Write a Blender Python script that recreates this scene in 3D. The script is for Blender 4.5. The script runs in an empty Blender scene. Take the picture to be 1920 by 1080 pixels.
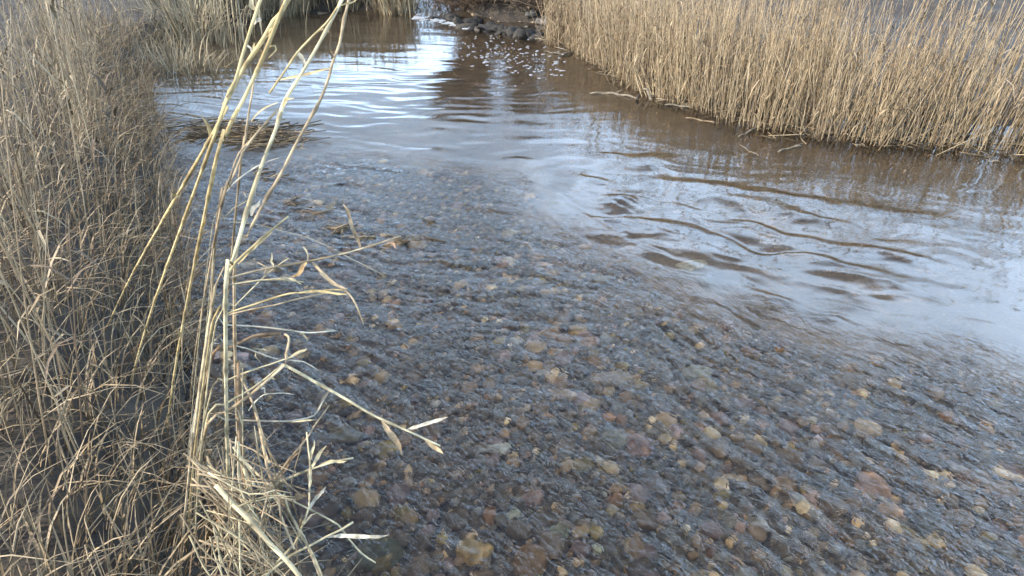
import bpy, math, random
import numpy as np
from mathutils import Vector

random.seed(7)
RNG = np.random.default_rng(11)
S = bpy.context.scene
COL = S.collection

# ------------------------------------------------------------------ camera
CAM_H = 1.6
PITCH = math.radians(30.8)
FPX = 1158.0                     # focal length in photo pixels (1920 wide)
cam = bpy.data.cameras.new('camera')
cam.sensor_width = 36.0
cam.lens = 36.0 * FPX / 1920.0
cam.clip_start = 0.05
cam.clip_end = 3000
cam_o = bpy.data.objects.new('camera', cam)
cam_o.location = (0, 0, CAM_H)
cam_o.rotation_euler = (math.pi / 2 - PITCH, 0, 0)
COL.objects.link(cam_o)
S.camera = cam_o

# ------------------------------------------------------------------ sky, sun, exposure
CLOUD_SHIFT = (28.47, 14.39, 0.0)
SUN_EL = math.radians(34)
SUN_AZ = math.radians(-112)       # measured from the view direction (+Y), negative = to the left
W = bpy.data.worlds.new('World')
S.world = W
W.use_nodes = True
wn = W.node_tree.nodes
wl = W.node_tree.links
bg = wn['Background']
sky = wn.new('ShaderNodeTexSky')
sky.sky_type = 'NISHITA'
sky.sun_disc = False
sky.sun_elevation = SUN_EL
sky.sun_rotation = SUN_AZ
sky.air_density = 1.0
sky.dust_density = 2.0
sky.ozone_density = 1.5
# broken cloud layer added to brighten the water's reflections, on a plane overhead so that it closes up towards the horizon
w_tc = wn.new('ShaderNodeTexCoord')
w_sep = wn.new('ShaderNodeSeparateXYZ')
wl.new(w_tc.outputs['Generated'], w_sep.inputs[0])
w_z = wn.new('ShaderNodeMath')
w_z.operation = 'MAXIMUM'
w_z.inputs[1].default_value = 0.0
wl.new(w_sep.outputs['Z'], w_z.inputs[0])
w_za = wn.new('ShaderNodeMath')
w_za.inputs[1].default_value = 0.14
wl.new(w_z.outputs[0], w_za.inputs[0])
w_div = wn.new('ShaderNodeVectorMath')
w_div.operation = 'DIVIDE'
w_cz = wn.new('ShaderNodeCombineXYZ')
for k in range(3):
    wl.new(w_za.outputs[0], w_cz.inputs[k])
wl.new(w_tc.outputs['Generated'], w_div.inputs[0])
wl.new(w_cz.outputs[0], w_div.inputs[1])
w_map = wn.new('ShaderNodeMapping')
w_map.inputs['Location'].default_value = CLOUD_SHIFT
wl.new(w_div.outputs[0], w_map.inputs[0])
w_no = wn.new('ShaderNodeTexNoise')
w_no.noise_dimensions = '2D'
w_no.inputs['Scale'].default_value = 0.5
w_no.inputs['Detail'].default_value = 6
w_no.inputs['Roughness'].default_value = 0.5
wl.new(w_map.outputs[0], w_no.inputs['Vector'])
w_cov = wn.new('ShaderNodeMapRange')
w_cov.interpolation_type = 'SMOOTHSTEP'
w_cov.inputs['From Min'].default_value = 0.40
w_cov.inputs['From Max'].default_value = 0.66
w_cov.inputs['To Min'].default_value = 0.02      # thin veil added to whiten the blue overhead
# added cloud bank shaped low all round, thinned overhead to keep near reflections dark
w_el = wn.new('ShaderNodeMapRange')
w_el.interpolation_type = 'SMOOTHSTEP'
w_el.inputs['From Min'].default_value = 0.42
w_el.inputs['From Max'].default_value = 0.78
w_el.inputs['To Min'].default_value = 0.13
w_el.inputs['To Max'].default_value = -0.34
wl.new(w_z.outputs[0], w_el.inputs['Value'])
w_sum = wn.new('ShaderNodeMath')
wl.new(w_no.outputs['Fac'], w_sum.inputs[0])
wl.new(w_el.outputs[0], w_sum.inputs[1])
wl.new(w_sum.outputs[0], w_cov.inputs['Value'])
w_core = wn.new('ShaderNodeMapRange')
w_core.interpolation_type = 'SMOOTHSTEP'
w_core.inputs['From Min'].default_value = 0.5
w_core.inputs['From Max'].default_value = 0.70
w_core.inputs['To Min'].default_value = 0.72
w_core.inputs['To Max'].default_value = 2.4
wl.new(w_no.outputs['Fac'], w_core.inputs['Value'])
w_cc = wn.new('ShaderNodeVectorMath')
w_cc.operation = 'SCALE'
w_cc.inputs[0].default_value = (6.3, 8.7, 11.9)
wl.new(w_core.outputs[0], w_cc.inputs['Scale'])
w_mix = wn.new('ShaderNodeMix')
w_mix.data_type = 'RGBA'
wl.new(w_cc.outputs[0], w_mix.inputs['B'])
wl.new(w_cov.outputs[0], w_mix.inputs['Factor'])
wl.new(sky.outputs[0], w_mix.inputs['A'])
wl.new(w_mix.outputs['Result'], bg.inputs[0])
bg.inputs[1].default_value = 0.09
sun = bpy.data.lights.new('sun', 'SUN')
sun.energy = 2.4
sun.angle = math.radians(0.6)
sun.color = (1.0, 0.92, 0.8)
sun_o = bpy.data.objects.new('sun', sun)
sd = Vector((math.sin(SUN_AZ) * math.cos(SUN_EL), math.cos(SUN_AZ) * math.cos(SUN_EL), math.sin(SUN_EL)))
sun_o.rotation_euler = sd.to_track_quat('Z', 'Y').to_euler()
COL.objects.link(sun_o)
S.view_settings.view_transform = 'Standard'
S.view_settings.look = 'None'
S.view_settings.exposure = 1.8
S.view_settings.gamma = 1.0
S.render.engine = 'CYCLES'
S.cycles.use_denoising = True
S.cycles.caustics_refractive = True
S.cycles.blur_glossy = 0.2
S.cycles.sample_clamp_indirect = 6.0

# ------------------------------------------------------------------ geometry of the photograph
CP, SP = math.cos(PITCH), math.sin(PITCH)


def ray(u, v):
    a = (u - 960.0) / FPX
    b = -(v - 540.0) / FPX
    return np.array((a, CP + b * SP, -SP + b * CP))


def P(u, v, d):
    """world point seen at pixel u,v at depth d along the view axis"""
    return np.array((0, 0, CAM_H)) + ray(u, v) * d


def G(u, v, z=0.06):
    r = ray(u, v)
    t = (z - CAM_H) / r[2]
    return np.array((0, 0, CAM_H)) + r * t


def sstep(a, b, x):
    t = np.clip((x - a) / (b - a), 0, 1)
    return t * t * (3 - 2 * t)


_perm = np.random.default_rng(3).permutation(4096)
_ang = np.random.default_rng(4).uniform(0, 2 * math.pi, 4096)
_gx, _gy = np.cos(_ang), np.sin(_ang)


def perlin(x, y, seed=0):
    x = np.asarray(x, float)
    y = np.asarray(y, float)
    xi = np.floor(x).astype(np.int64)
    yi = np.floor(y).astype(np.int64)
    fx, fy = x - xi, y - yi

    def g(ix, iy, dx, dy):
        h = _perm[(ix + _perm[(iy + seed * 57) & 4095]) & 4095]
        return _gx[h] * dx + _gy[h] * dy
    u = fx * fx * fx * (fx * (fx * 6 - 15) + 10)
    w = fy * fy * fy * (fy * (fy * 6 - 15) + 10)
    n00 = g(xi, yi, fx, fy)
    n10 = g(xi + 1, yi, fx - 1, fy)
    n01 = g(xi, yi + 1, fx, fy - 1)
    n11 = g(xi + 1, yi + 1, fx - 1, fy - 1)
    a = n00 + u * (n10 - n00)
    b = n01 + u * (n11 - n01)
    return 1.5 * (a + w * (b - a))


def aniso(x, y, deg, lu, lv, seed):
    c, s = math.cos(math.radians(deg)), math.sin(math.radians(deg))
    return perlin((x * c + y * s) / lu, (-x * s + y * c) / lv, seed)


def poly_sdf(px, py, poly):
    """signed distance, positive inside"""
    poly = np.asarray(poly, float)
    n = len(poly)
    d2 = np.full(px.shape, 1e18)
    inside = np.zeros(px.shape, bool)
    for i in range(n):
        ax, ay = poly[i]
        bx, by = poly[(i + 1) % n]
        ex, ey = bx - ax, by - ay
        t = np.clip(((px - ax) * ex + (py - ay) * ey) / (ex * ex + ey * ey + 1e-12), 0, 1)
        d2 = np.minimum(d2, (px - ax - t * ex) ** 2 + (py - ay - t * ey) ** 2)
        c = (ay > py) != (by > py)
        with np.errstate(divide='ignore', invalid='ignore'):
            xx = ax + (py - ay) * ex / (ey if abs(ey) > 1e-12 else 1e-12)
        inside ^= c & (px < xx)
    d = np.sqrt(d2)
    return np.where(inside, d, -d)


CHANNEL = [(14, -2.0), (6, -1.2), (2, -.6), (.6, -.1), (-.1, .35), (-.5, .75), (-.68, 1.05), (-.98, 1.42), (-1.32, 2.0),
           (-1.85, 2.9), (-2.5, 4.2), (-3.3, 5.6), (-4.2, 7.2), (-4.7, 9), (-4.7, 11), (-4.1, 12.4), (-3.0, 13.0),
           (-1.95, 12.9), (-2.25, 14), (-2.7, 16), (-3.2, 20), (-4.2, 30), (-2.6, 30), (-1.7, 20), (-1.2, 16), (-1.05, 14),
           (-.85, 12.3), (-.2, 11.5), (.5, 11.0), (.8, 10.3), (.72, 9.5), (.95, 8.5), (1.2, 7.3), (1.45, 6.2), (1.9, 5.55),
           (2.5, 5.2), (4, 4.9), (6, 4.6), (14, 4.4)]

T_LINE = [G(u, v)[:2] for u, v in ((-300, 300), (420, 285), (590, 282), (700, 290), (830, 305), (930, 335), (1010, 392),
                                   (1100, 452), (1200, 505), (1290, 538), (1400, 585), (1500, 610), (1700, 650), (1920, 700), (2600, 820))]
RIFFLE = [tuple(p) for p in T_LINE] + [(9, -2), (-3, -2), (-6, 3)]


def base_level(x, y):
    b = 0.018 * np.clip(y - 1.0, 0, 4.5) + .024 * sstep(-.6, 1.1, x) * np.clip(y - 2.2, 0, 3.0)
    return b + 0.20 * sstep(11.9, 13.4, y + 0.45 * (x + 1.3))  * sstep(-3.2, -2.4, x + 0.001 * y) + 0.02 * np.clip(y - 14, 0, 20)


def channel_sdf(x, y):
    wob = 0.10 * perlin(x * 1.7, y * 1.7, 5) + 0.05 * perlin(x * 5, y * 5, 6)
    return poly_sdf(x, y, CHANNEL) + wob


def riffle_mask(x, y):
    s = poly_sdf(x, y, RIFFLE) + 0.24 * perlin(x * 1.3, y * 1.3, 8) + .14 * perlin(x * 3.7, y * 3.7, 11)
    return sstep(-0.35, 0.42, s)


def terrain(x, y):
    s = channel_sdf(x, y)
    r = riffle_mask(x, y)
    base = base_level(x, y)
    depth = 0.26 * (1 - r) + 0.066 * r
    shelf = sstep(0.0, 0.35, s)
    weir = sstep(11.2, 12.4, y)
    depth = depth * (1 - 0.7 * weir)
    bed = base - depth * shelf - 0.008 + 0.018 * perlin(x * 3.1, y * 3.1, 9) * (s > 0) - 0.0 * shelf
    out = np.clip(-s, 0, 1e9)
    right = sstep(0.2, 1.2, x) * sstep(3.0, 4.5, y)
    hi = (0.30 * (1 - right) + 0.07 * right)
    bank = base - 0.008 + hi * sstep(0, 0.45, out) + 0.06 * np.clip(out - .4, 0, 6) + 0.035 * perlin(x * 2.3, y * 2.3, 10) * sstep(0, .3, out) \
        + 0.3 * perlin(x * .05, y * .05, 12) * sstep(8, 40, out)
    return np.where(s > 0, bed, bank), s, r


# ------------------------------------------------------------------ materials
def new_mat(name):
    m = bpy.data.materials.new(name)
    m.use_nodes = True
    nt = m.node_tree
    nt.nodes.clear()
    out = nt.nodes.new('ShaderNodeOutputMaterial')
    return m, nt, out


def N(nt, t, **kw):
    n = nt.nodes.new(t)
    for k, v in kw.items():
        if k.startswith('i_'):
            n.inputs[int(k[2:]) if k[2:].isdigit() else k[2:].replace('_', ' ')].default_value = v
        else:
            setattr(n, k, v)
    return n


def ramp(nt, stops):
    r = nt.nodes.new('ShaderNodeValToRGB')
    e = r.color_ramp.elements
    while len(e) < len(stops):
        e.new(0.5)
    for el, (p, c) in zip(e, stops):
        el.position = p
        el.color = (*c, 1)
    return r


def mat_tinted(name, rough=0.6, spec=0.3, noise_scale=40, amount=0.35, bump=0.0, trans=0.0, bump_scale=None):
    """colour from the mesh's own 'tint' attribute with grain on top"""
    m, nt, out = new_mat(name)
    L = nt.links
    at = N(nt, 'ShaderNodeAttribute', attribute_name='tint')
    tc = N(nt, 'ShaderNodeTexCoord')
    no = N(nt, 'ShaderNodeTexNoise')
    no.inputs['Scale'].default_value = noise_scale
    no.inputs['Detail'].default_value = 4
    L.new(tc.outputs['Object'], no.inputs['Vector'])
    mr = N(nt, 'ShaderNodeMapRange')
    mr.inputs['From Min'].default_value = .25
    mr.inputs['From Max'].default_value = .75
    mr.inputs['To Min'].default_value = 1 - amount
    mr.inputs['To Max'].default_value = 1 + amount
    L.new(no.outputs['Fac'], mr.inputs['Value'])
    mx = N(nt, 'ShaderNodeVectorMath', operation='SCALE')
    L.new(at.outputs['Color'], mx.inputs[0])
    L.new(mr.outputs[0], mx.inputs['Scale'])
    b = N(nt, 'ShaderNodeBsdfPrincipled')
    b.inputs['Roughness'].default_value = rough
    b.inputs['Specular IOR Level'].default_value = spec
    L.new(mx.outputs[0], b.inputs['Base Color'])
    if bump:
        bp = N(nt, 'ShaderNodeBump')
        bp.inputs['Strength'].default_value = bump
        bp.inputs['Distance'].default_value = 0.004
        L.new(no.outputs['Fac'], bp.inputs['Height'])
        L.new(bp.outputs[0], b.inputs['Normal'])
    if trans:
        tr = N(nt, 'ShaderNodeBsdfTranslucent')
        L.new(mx.outputs[0], tr.inputs['Color'])
        ms = N(nt, 'ShaderNodeMixShader')
        ms.inputs[0].default_value = trans
        L.new(b.outputs[0], ms.inputs[1])
        L.new(tr.outputs[0], ms.inputs[2])
        L.new(ms.outputs[0], out.inputs[0])
    else:
        L.new(b.outputs[0], out.inputs[0])
    return m


M_STRAW = mat_tinted('dry_straw', rough=.75, spec=.15, noise_scale=34, amount=.55, bump=.3)
M_LEAF = mat_tinted('dry_leaf', rough=.7, spec=.2, noise_scale=55, amount=.65, trans=.2)
M_REED = mat_tinted('dry_reed', rough=.6, spec=.25, noise_scale=14, amount=.35)
M_STONE = mat_tinted('river_stone', rough=.55, spec=.4, noise_scale=38, amount=.45, bump=.5)
M_ROCK = mat_tinted('bank_rock', rough=.75, spec=.3, noise_scale=9, amount=.6, bump=1.0)
M_TWIG = mat_tinted('bramble_twig', rough=.7, spec=.2, noise_scale=12, amount=.4)


def mat_bed():
    m, nt, out = new_mat('stream_bed')
    L = nt.links
    tc = N(nt, 'ShaderNodeTexCoord')
    at = N(nt, 'ShaderNodeAttribute', attribute_name='gravel')
    n1 = N(nt, 'ShaderNodeTexNoise')
    n1.inputs['Scale'].default_value = 2.2
    n1.inputs['Detail'].default_value = 6
    n1.inputs['Roughness'].default_value = .65
    L.new(tc.outputs['Object'], n1.inputs[0])
    silt = ramp(nt, [(.3, (.20, .145, .088)), (.55, (.29, .215, .133)), (.8, (.37, .28, .185))])
    L.new(n1.outputs[0], silt.inputs[0])
    vo = N(nt, 'ShaderNodeTexVoronoi')
    vo.inputs['Scale'].default_value = 55
    L.new(tc.outputs['Object'], vo.inputs['Vector'])
    bw = N(nt, 'ShaderNodeSeparateColor')
    L.new(vo.outputs['Color'], bw.inputs[0])
    gr = ramp(nt, [(0, (.06, .047, .033)), (.4, (.13, .105, .074)), (.7, (.175, .135, .087)), (.9, (.135, .125, .108)), (1, (.31, .265, .18))])
    L.new(bw.outputs[0], gr.inputs[0])
    mx = N(nt, 'ShaderNodeMix', data_type='RGBA')
    L.new(at.outputs['Fac'], mx.inputs['Factor'])
    L.new(silt.outputs[0], mx.inputs['A'])
    L.new(gr.outputs[0], mx.inputs['B'])
    bp = N(nt, 'ShaderNodeBump', invert=True)
    bp.inputs['Strength'].default_value = .7
    bp.inputs['Distance'].default_value = .008
    L.new(vo.outputs['Distance'], bp.inputs['Height'])
    b = N(nt, 'ShaderNodeBsdfPrincipled')
    b.inputs['Roughness'].default_value = .7
    L.new(mx.outputs['Result'], b.inputs['Base Color'])
    L.new(bp.outputs[0], b.inputs['Normal'])
    L.new(b.outputs[0], out.inputs[0])
    return m


def mat_ground():
    m, nt, out = new_mat('bank_soil')
    L = nt.links
    tc = N(nt, 'ShaderNodeTexCoord')
    n1 = N(nt, 'ShaderNodeTexNoise')
    n1.inputs['Scale'].default_value = 5
    n1.inputs['Detail'].default_value = 8
    n1.inputs['Roughness'].default_value = .7
    L.new(tc.outputs['Object'], n1.inputs[0])
    c = ramp(nt, [(.3, (.012, .009, .006)), (.5, (.028, .020, .013)), (.62, (.05, .037, .022)), (.78, (.085, .065, .038))])
    L.new(n1.outputs[0], c.inputs[0])
    bp = N(nt, 'ShaderNodeBump')
    bp.inputs['Strength'].default_value = .8
    bp.inputs['Distance'].default_value = .03
    L.new(n1.outputs[0], bp.inputs['Height'])
    b = N(nt, 'ShaderNodeBsdfPrincipled')
    b.inputs['Roughness'].default_value = .8
    L.new(c.outputs[0], b.inputs['Base Color'])
    L.new(bp.outputs[0], b.inputs['Normal'])
    L.new(b.outputs[0], out.inputs[0])
    return m


WATER_FRESNEL = 1.52


def mat_water():
    m, nt, out = new_mat('stream_water')
    L = nt.links
    tc = N(nt, 'ShaderNodeTexCoord')
    at = N(nt, 'ShaderNodeAttribute', attribute_name='riffle')
    mp = N(nt, 'ShaderNodeMapping')
    mr_ = N(nt, 'ShaderNodeMapping')
    mr_.inputs['Rotation'].default_value = (0, 0, math.radians(47))
    L.new(tc.outputs['Object'], mr_.inputs[0])
    mp.inputs['Scale'].default_value = (21, 38, 14)
    L.new(mr_.outputs[0], mp.inputs[0])
    n1 = N(nt, 'ShaderNodeTexNoise')
    n1.inputs['Scale'].default_value = 1
    n1.inputs['Detail'].default_value = 2.5
    n1.inputs['Distortion'].default_value = 1.4
    L.new(mp.outputs[0], n1.inputs[0])
    st = N(nt, 'ShaderNodeMapRange')
    st.inputs['To Min'].default_value = .03
    st.inputs['To Max'].default_value = 1.0
    L.new(at.outputs['Fac'], st.inputs['Value'])
    bp = N(nt, 'ShaderNodeBump')
    bp.inputs['Distance'].default_value = .0085
    L.new(st.outputs[0], bp.inputs['Strength'])
    L.new(n1.outputs[0], bp.inputs['Height'])
    fr = N(nt, 'ShaderNodeFresnel')
    fr.inputs['IOR'].default_value = WATER_FRESNEL
    L.new(bp.outputs[0], fr.inputs['Normal'])
    gl = N(nt, 'ShaderNodeBsdfGlossy')
    gl.inputs['Roughness'].default_value = .03
    L.new(bp.outputs[0], gl.inputs['Normal'])
    rf = N(nt, 'ShaderNodeBsdfRefraction')
    rf.inputs['IOR'].default_value = 1.33
    rf.inputs['Roughness'].default_value = 0.0
    rf.inputs['Color'].default_value = (.97, .925, .85, 1)
    L.new(bp.outputs[0], rf.inputs['Normal'])
    ms = N(nt, 'ShaderNodeMixShader')
    L.new(fr.outputs[0], ms.inputs[0])
    L.new(rf.outputs[0], ms.inputs[1])
    L.new(gl.outputs[0], ms.inputs[2])
    L.new(ms.outputs[0], out.inputs[0])
    return m


def mat_foam():
    m, nt, out = new_mat('foam')
    b = N(nt, 'ShaderNodeBsdfPrincipled')
    b.inputs['Base Color'].default_value = (.30, .31, .32, 1)
    b.inputs['Roughness'].default_value = .4
    b.inputs['Subsurface Weight'].default_value = 0
    nt.links.new(b.outputs[0], out.inputs[0])
    return m


M_BED, M_GROUND, M_WATER, M_FOAM = mat_bed(), mat_ground(), mat_water(), mat_foam()


# ------------------------------------------------------------------ mesh helpers
def mesh_np(name, verts, tris=None, quads=None, mat=None, smooth=True, tint=None, attrs=None):
    """fast mesh from numpy arrays"""
    me = bpy.data.meshes.new(name)
    verts = np.asarray(verts, np.float32)
    me.vertices.add(len(verts))
    me.vertices.foreach_set('co', verts.ravel())
    loops, starts, tot = [], [], 0
    nf = 0
    if quads is not None and len(quads):
        quads = np.asarray(quads, np.int32)
        loops.append(quads.ravel())
        starts.append(np.arange(len(quads), dtype=np.int32) * 4)
        tot = quads.size
        nf += len(quads)
    if tris is not None and len(tris):
        tris = np.asarray(tris, np.int32)
        loops.append(tris.ravel())
        starts.append(tot + np.arange(len(tris), dtype=np.int32) * 3)
        nf += len(tris)
    lo = np.concatenate(loops)
    stt = np.concatenate(starts)
    me.loops.add(len(lo))
    me.loops.foreach_set('vertex_index', lo)
    me.polygons.add(nf)
    me.polygons.foreach_set('loop_start', stt)
    me.update(calc_edges=True)
    me.validate()
    if smooth:
        me.polygons.foreach_set('use_smooth', np.ones(len(me.polygons), bool))
    if tint is not None:
        a = me.color_attributes.new('tint', 'FLOAT_COLOR', 'POINT')
        t = np.ones((len(verts), 4), np.float32)
        t[:, :3] = tint
        a.data.foreach_set('color', t.ravel())
    for k, v in (attrs or {}).items():
        a = me.attributes.new(k, 'FLOAT', 'POINT')
        a.data.foreach_set('value', np.asarray(v, np.float32))
    if mat:
        me.materials.append(mat)
    return me


def link(name, me, parent=None):
    o = bpy.data.objects.new(name, me)
    COL.objects.link(o)
    if parent:
        o.parent = parent
    return o


def tag(o, label=None, cat=None, group=None, kind=None):
    if label:
        o['label'] = label
    if cat:
        o['category'] = cat
    if group:
        o['group'] = group
    if kind:
        o['kind'] = kind
    return o


class MB:
    """collects tubes and blades as numpy pieces"""

    def __init__(s):
        s.v, s.q, s.t, s.c, s.n = [], [], [], [], 0

    def add(s, v, q, t, c):
        v = np.asarray(v, float)
        s.v.append(v)
        if q is not None and len(q):
            s.q.append(np.asarray(q, int) + s.n)
        if t is not None and len(t):
            s.t.append(np.asarray(t, int) + s.n)
        cc = np.broadcast_to(np.asarray(c, float), (len(v), 3))
        s.c.append(cc)
        s.n += len(v)

    def tube(s, pts, rad, col, sides=6):
        pts = np.asarray(pts, float)
        n = len(pts)
        rad = np.broadcast_to(np.asarray(rad, float), (n,))
        tg = np.gradient(pts, axis=0)
        tg /= np.linalg.norm(tg, axis=1)[:, None] + 1e-12
        ref = np.array((0.31, 0.77, 0.55))
        a = np.cross(tg, ref)
        a /= np.linalg.norm(a, axis=1)[:, None] + 1e-12
        b = np.cross(tg, a)
        th = np.arange(sides) * 2 * math.pi / sides
        ring = (a[:, None, :] * np.cos(th)[None, :, None] + b[:, None, :] * np.sin(th)[None, :, None]) * rad[:, None, None] + pts[:, None, :]
        v = ring.reshape(-1, 3)
        i = np.arange(n - 1)[:, None] * sides
        j = np.arange(sides)[None, :]
        k = (np.arange(sides) + 1)[None, :] % sides
        q = np.stack((i + j, i + k, i + sides + k, i + sides + j), -1).reshape(-1, 4)
        t = []
        for m in range(1, sides - 1):
            t.append((0, m + 1, m))
            e = (n - 1) * sides
            t.append((e, e + m, e + m + 1))
        if np.ndim(col) == 2:
            col = np.repeat(col, sides, axis=0)
        s.add(v, q, t, col)

    def blade(s, pts, width, col, up=(0, 0, 1), fold=0.35):
        """leaf strip with a folded midrib; width per point"""
        pts = np.asarray(pts, float)
        n = len(pts)
        width = np.broadcast_to(np.asarray(width, float), (n,))
        tg = np.gradient(pts, axis=0)
        tg /= np.linalg.norm(tg, axis=1)[:, None] + 1e-12
        side = np.cross(tg, np.asarray(up, float))
        ln = np.linalg.norm(side, axis=1)[:, None]
        side = np.where(ln > .05, side / (ln + 1e-12), np.array((1.0, 0, 0)))
        nn = np.cross(side, tg)
        l = pts + side * width[:, None] * .5
        r = pts - side * width[:, None] * .5
        c = pts - nn * width[:, None] * .5 * fold
        v = np.stack((l, c, r), 1).reshape(-1, 3)
        i = np.arange(n - 1) * 3
        q = np.concatenate((np.stack((i, i + 1, i + 4, i + 3), -1), np.stack((i + 1, i + 2, i + 5, i + 4), -1)))
        if np.ndim(col) == 2:
            col = np.repeat(col, 3, axis=0)
        s.add(v, q, None, col)

    def mesh(s, name, mat):
        return mesh_np(name, np.concatenate(s.v), np.concatenate(s.t) if s.t else None,
                       np.concatenate(s.q) if s.q else None, mat, True, np.concatenate(s.c))

    def build(s, name, mat, parent=None):
        return link(name, s.mesh(name, mat), parent)


def spline(pts, n=None, step=0.03):
    """Catmull-Rom through 3-D points"""
    p = np.asarray(pts, float)
    if len(p) == 2:
        k = n or max(3, int(np.linalg.norm(p[1] - p[0]) / step) + 2)
        t = np.linspace(0, 1, k)[:, None]
        return p[0] * (1 - t) + p[1] * t
    q = np.vstack((2 * p[0] - p[1], p, 2 * p[-1] - p[-2]))
    out = []
    for i in range(1, len(q) - 2):
        k = max(2, int(np.linalg.norm(q[i + 1] - q[i]) / step) + 1)
        t = np.linspace(0, 1, k, endpoint=False)[:, None]
        a, b, c, d = q[i - 1], q[i], q[i + 1], q[i + 2]
        out.append(.5 * ((2 * b) + (c - a) * t + (2 * a - 5 * b + 4 * c - d) * t ** 2 + (3 * b - a - 3 * c + d) * t ** 3))
    out.append(p[-1][None])
    return np.vstack(out)


# ------------------------------------------------------------------ ground and stream bed (one height field, split at the waterline)
def polar_grid(r, az):
    R, A = np.meshgrid(r, az, indexing='ij')
    x, y = R * np.sin(A), R * np.cos(A)
    nr, na = R.shape
    i = np.arange(nr - 1)[:, None] * na
    j = np.arange(na - 1)[None, :]
    q = np.stack((i + j, i + j + 1, i + na + j + 1, i + na + j), -1).reshape(-1, 4)
    return x.ravel(), y.ravel(), q


az = np.radians(np.concatenate((np.linspace(-180, -66, 40, endpoint=False), np.linspace(-66, 66, 360, endpoint=False), np.linspace(66, 180, 41))))
rr = np.concatenate((np.array((.02,)), np.geomspace(.3, 32, 330), np.geomspace(34, 900, 40)))
tx, ty, tq = polar_grid(rr, az)
tz, tsd, trf = terrain(tx, ty)
tv = np.stack((tx, ty, tz), -1)
fc_s = tsd[tq].mean(1)


def sub_mesh(name, mask, mat, attrs=None):
    q = tq[mask]
    used, inv = np.unique(q.ravel(), return_inverse=True)
    me = mesh_np(name, tv[used], None, inv.reshape(-1, 4), mat, True, None, {k: v[used] for k, v in (attrs or {}).items()})
    return link(name, me)


ground = sub_mesh('ground', fc_s <= 0, M_GROUND)
tag(ground, 'dark brown soil of the stream banks under dry reeds and grass', kind='structure')
bed = sub_mesh('stream_bed', fc_s > 0, M_BED, {'gravel': trf * (tsd > .1)})
tag(bed, 'brown silt and dark gravel bed seen through the shallow water', kind='structure')

# ------------------------------------------------------------------ water
waz = np.radians(np.linspace(-62, 62, 900))
wr = np.geomspace(.3, 31, 900)
wx, wy, wq = polar_grid(wr, waz)


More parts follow.
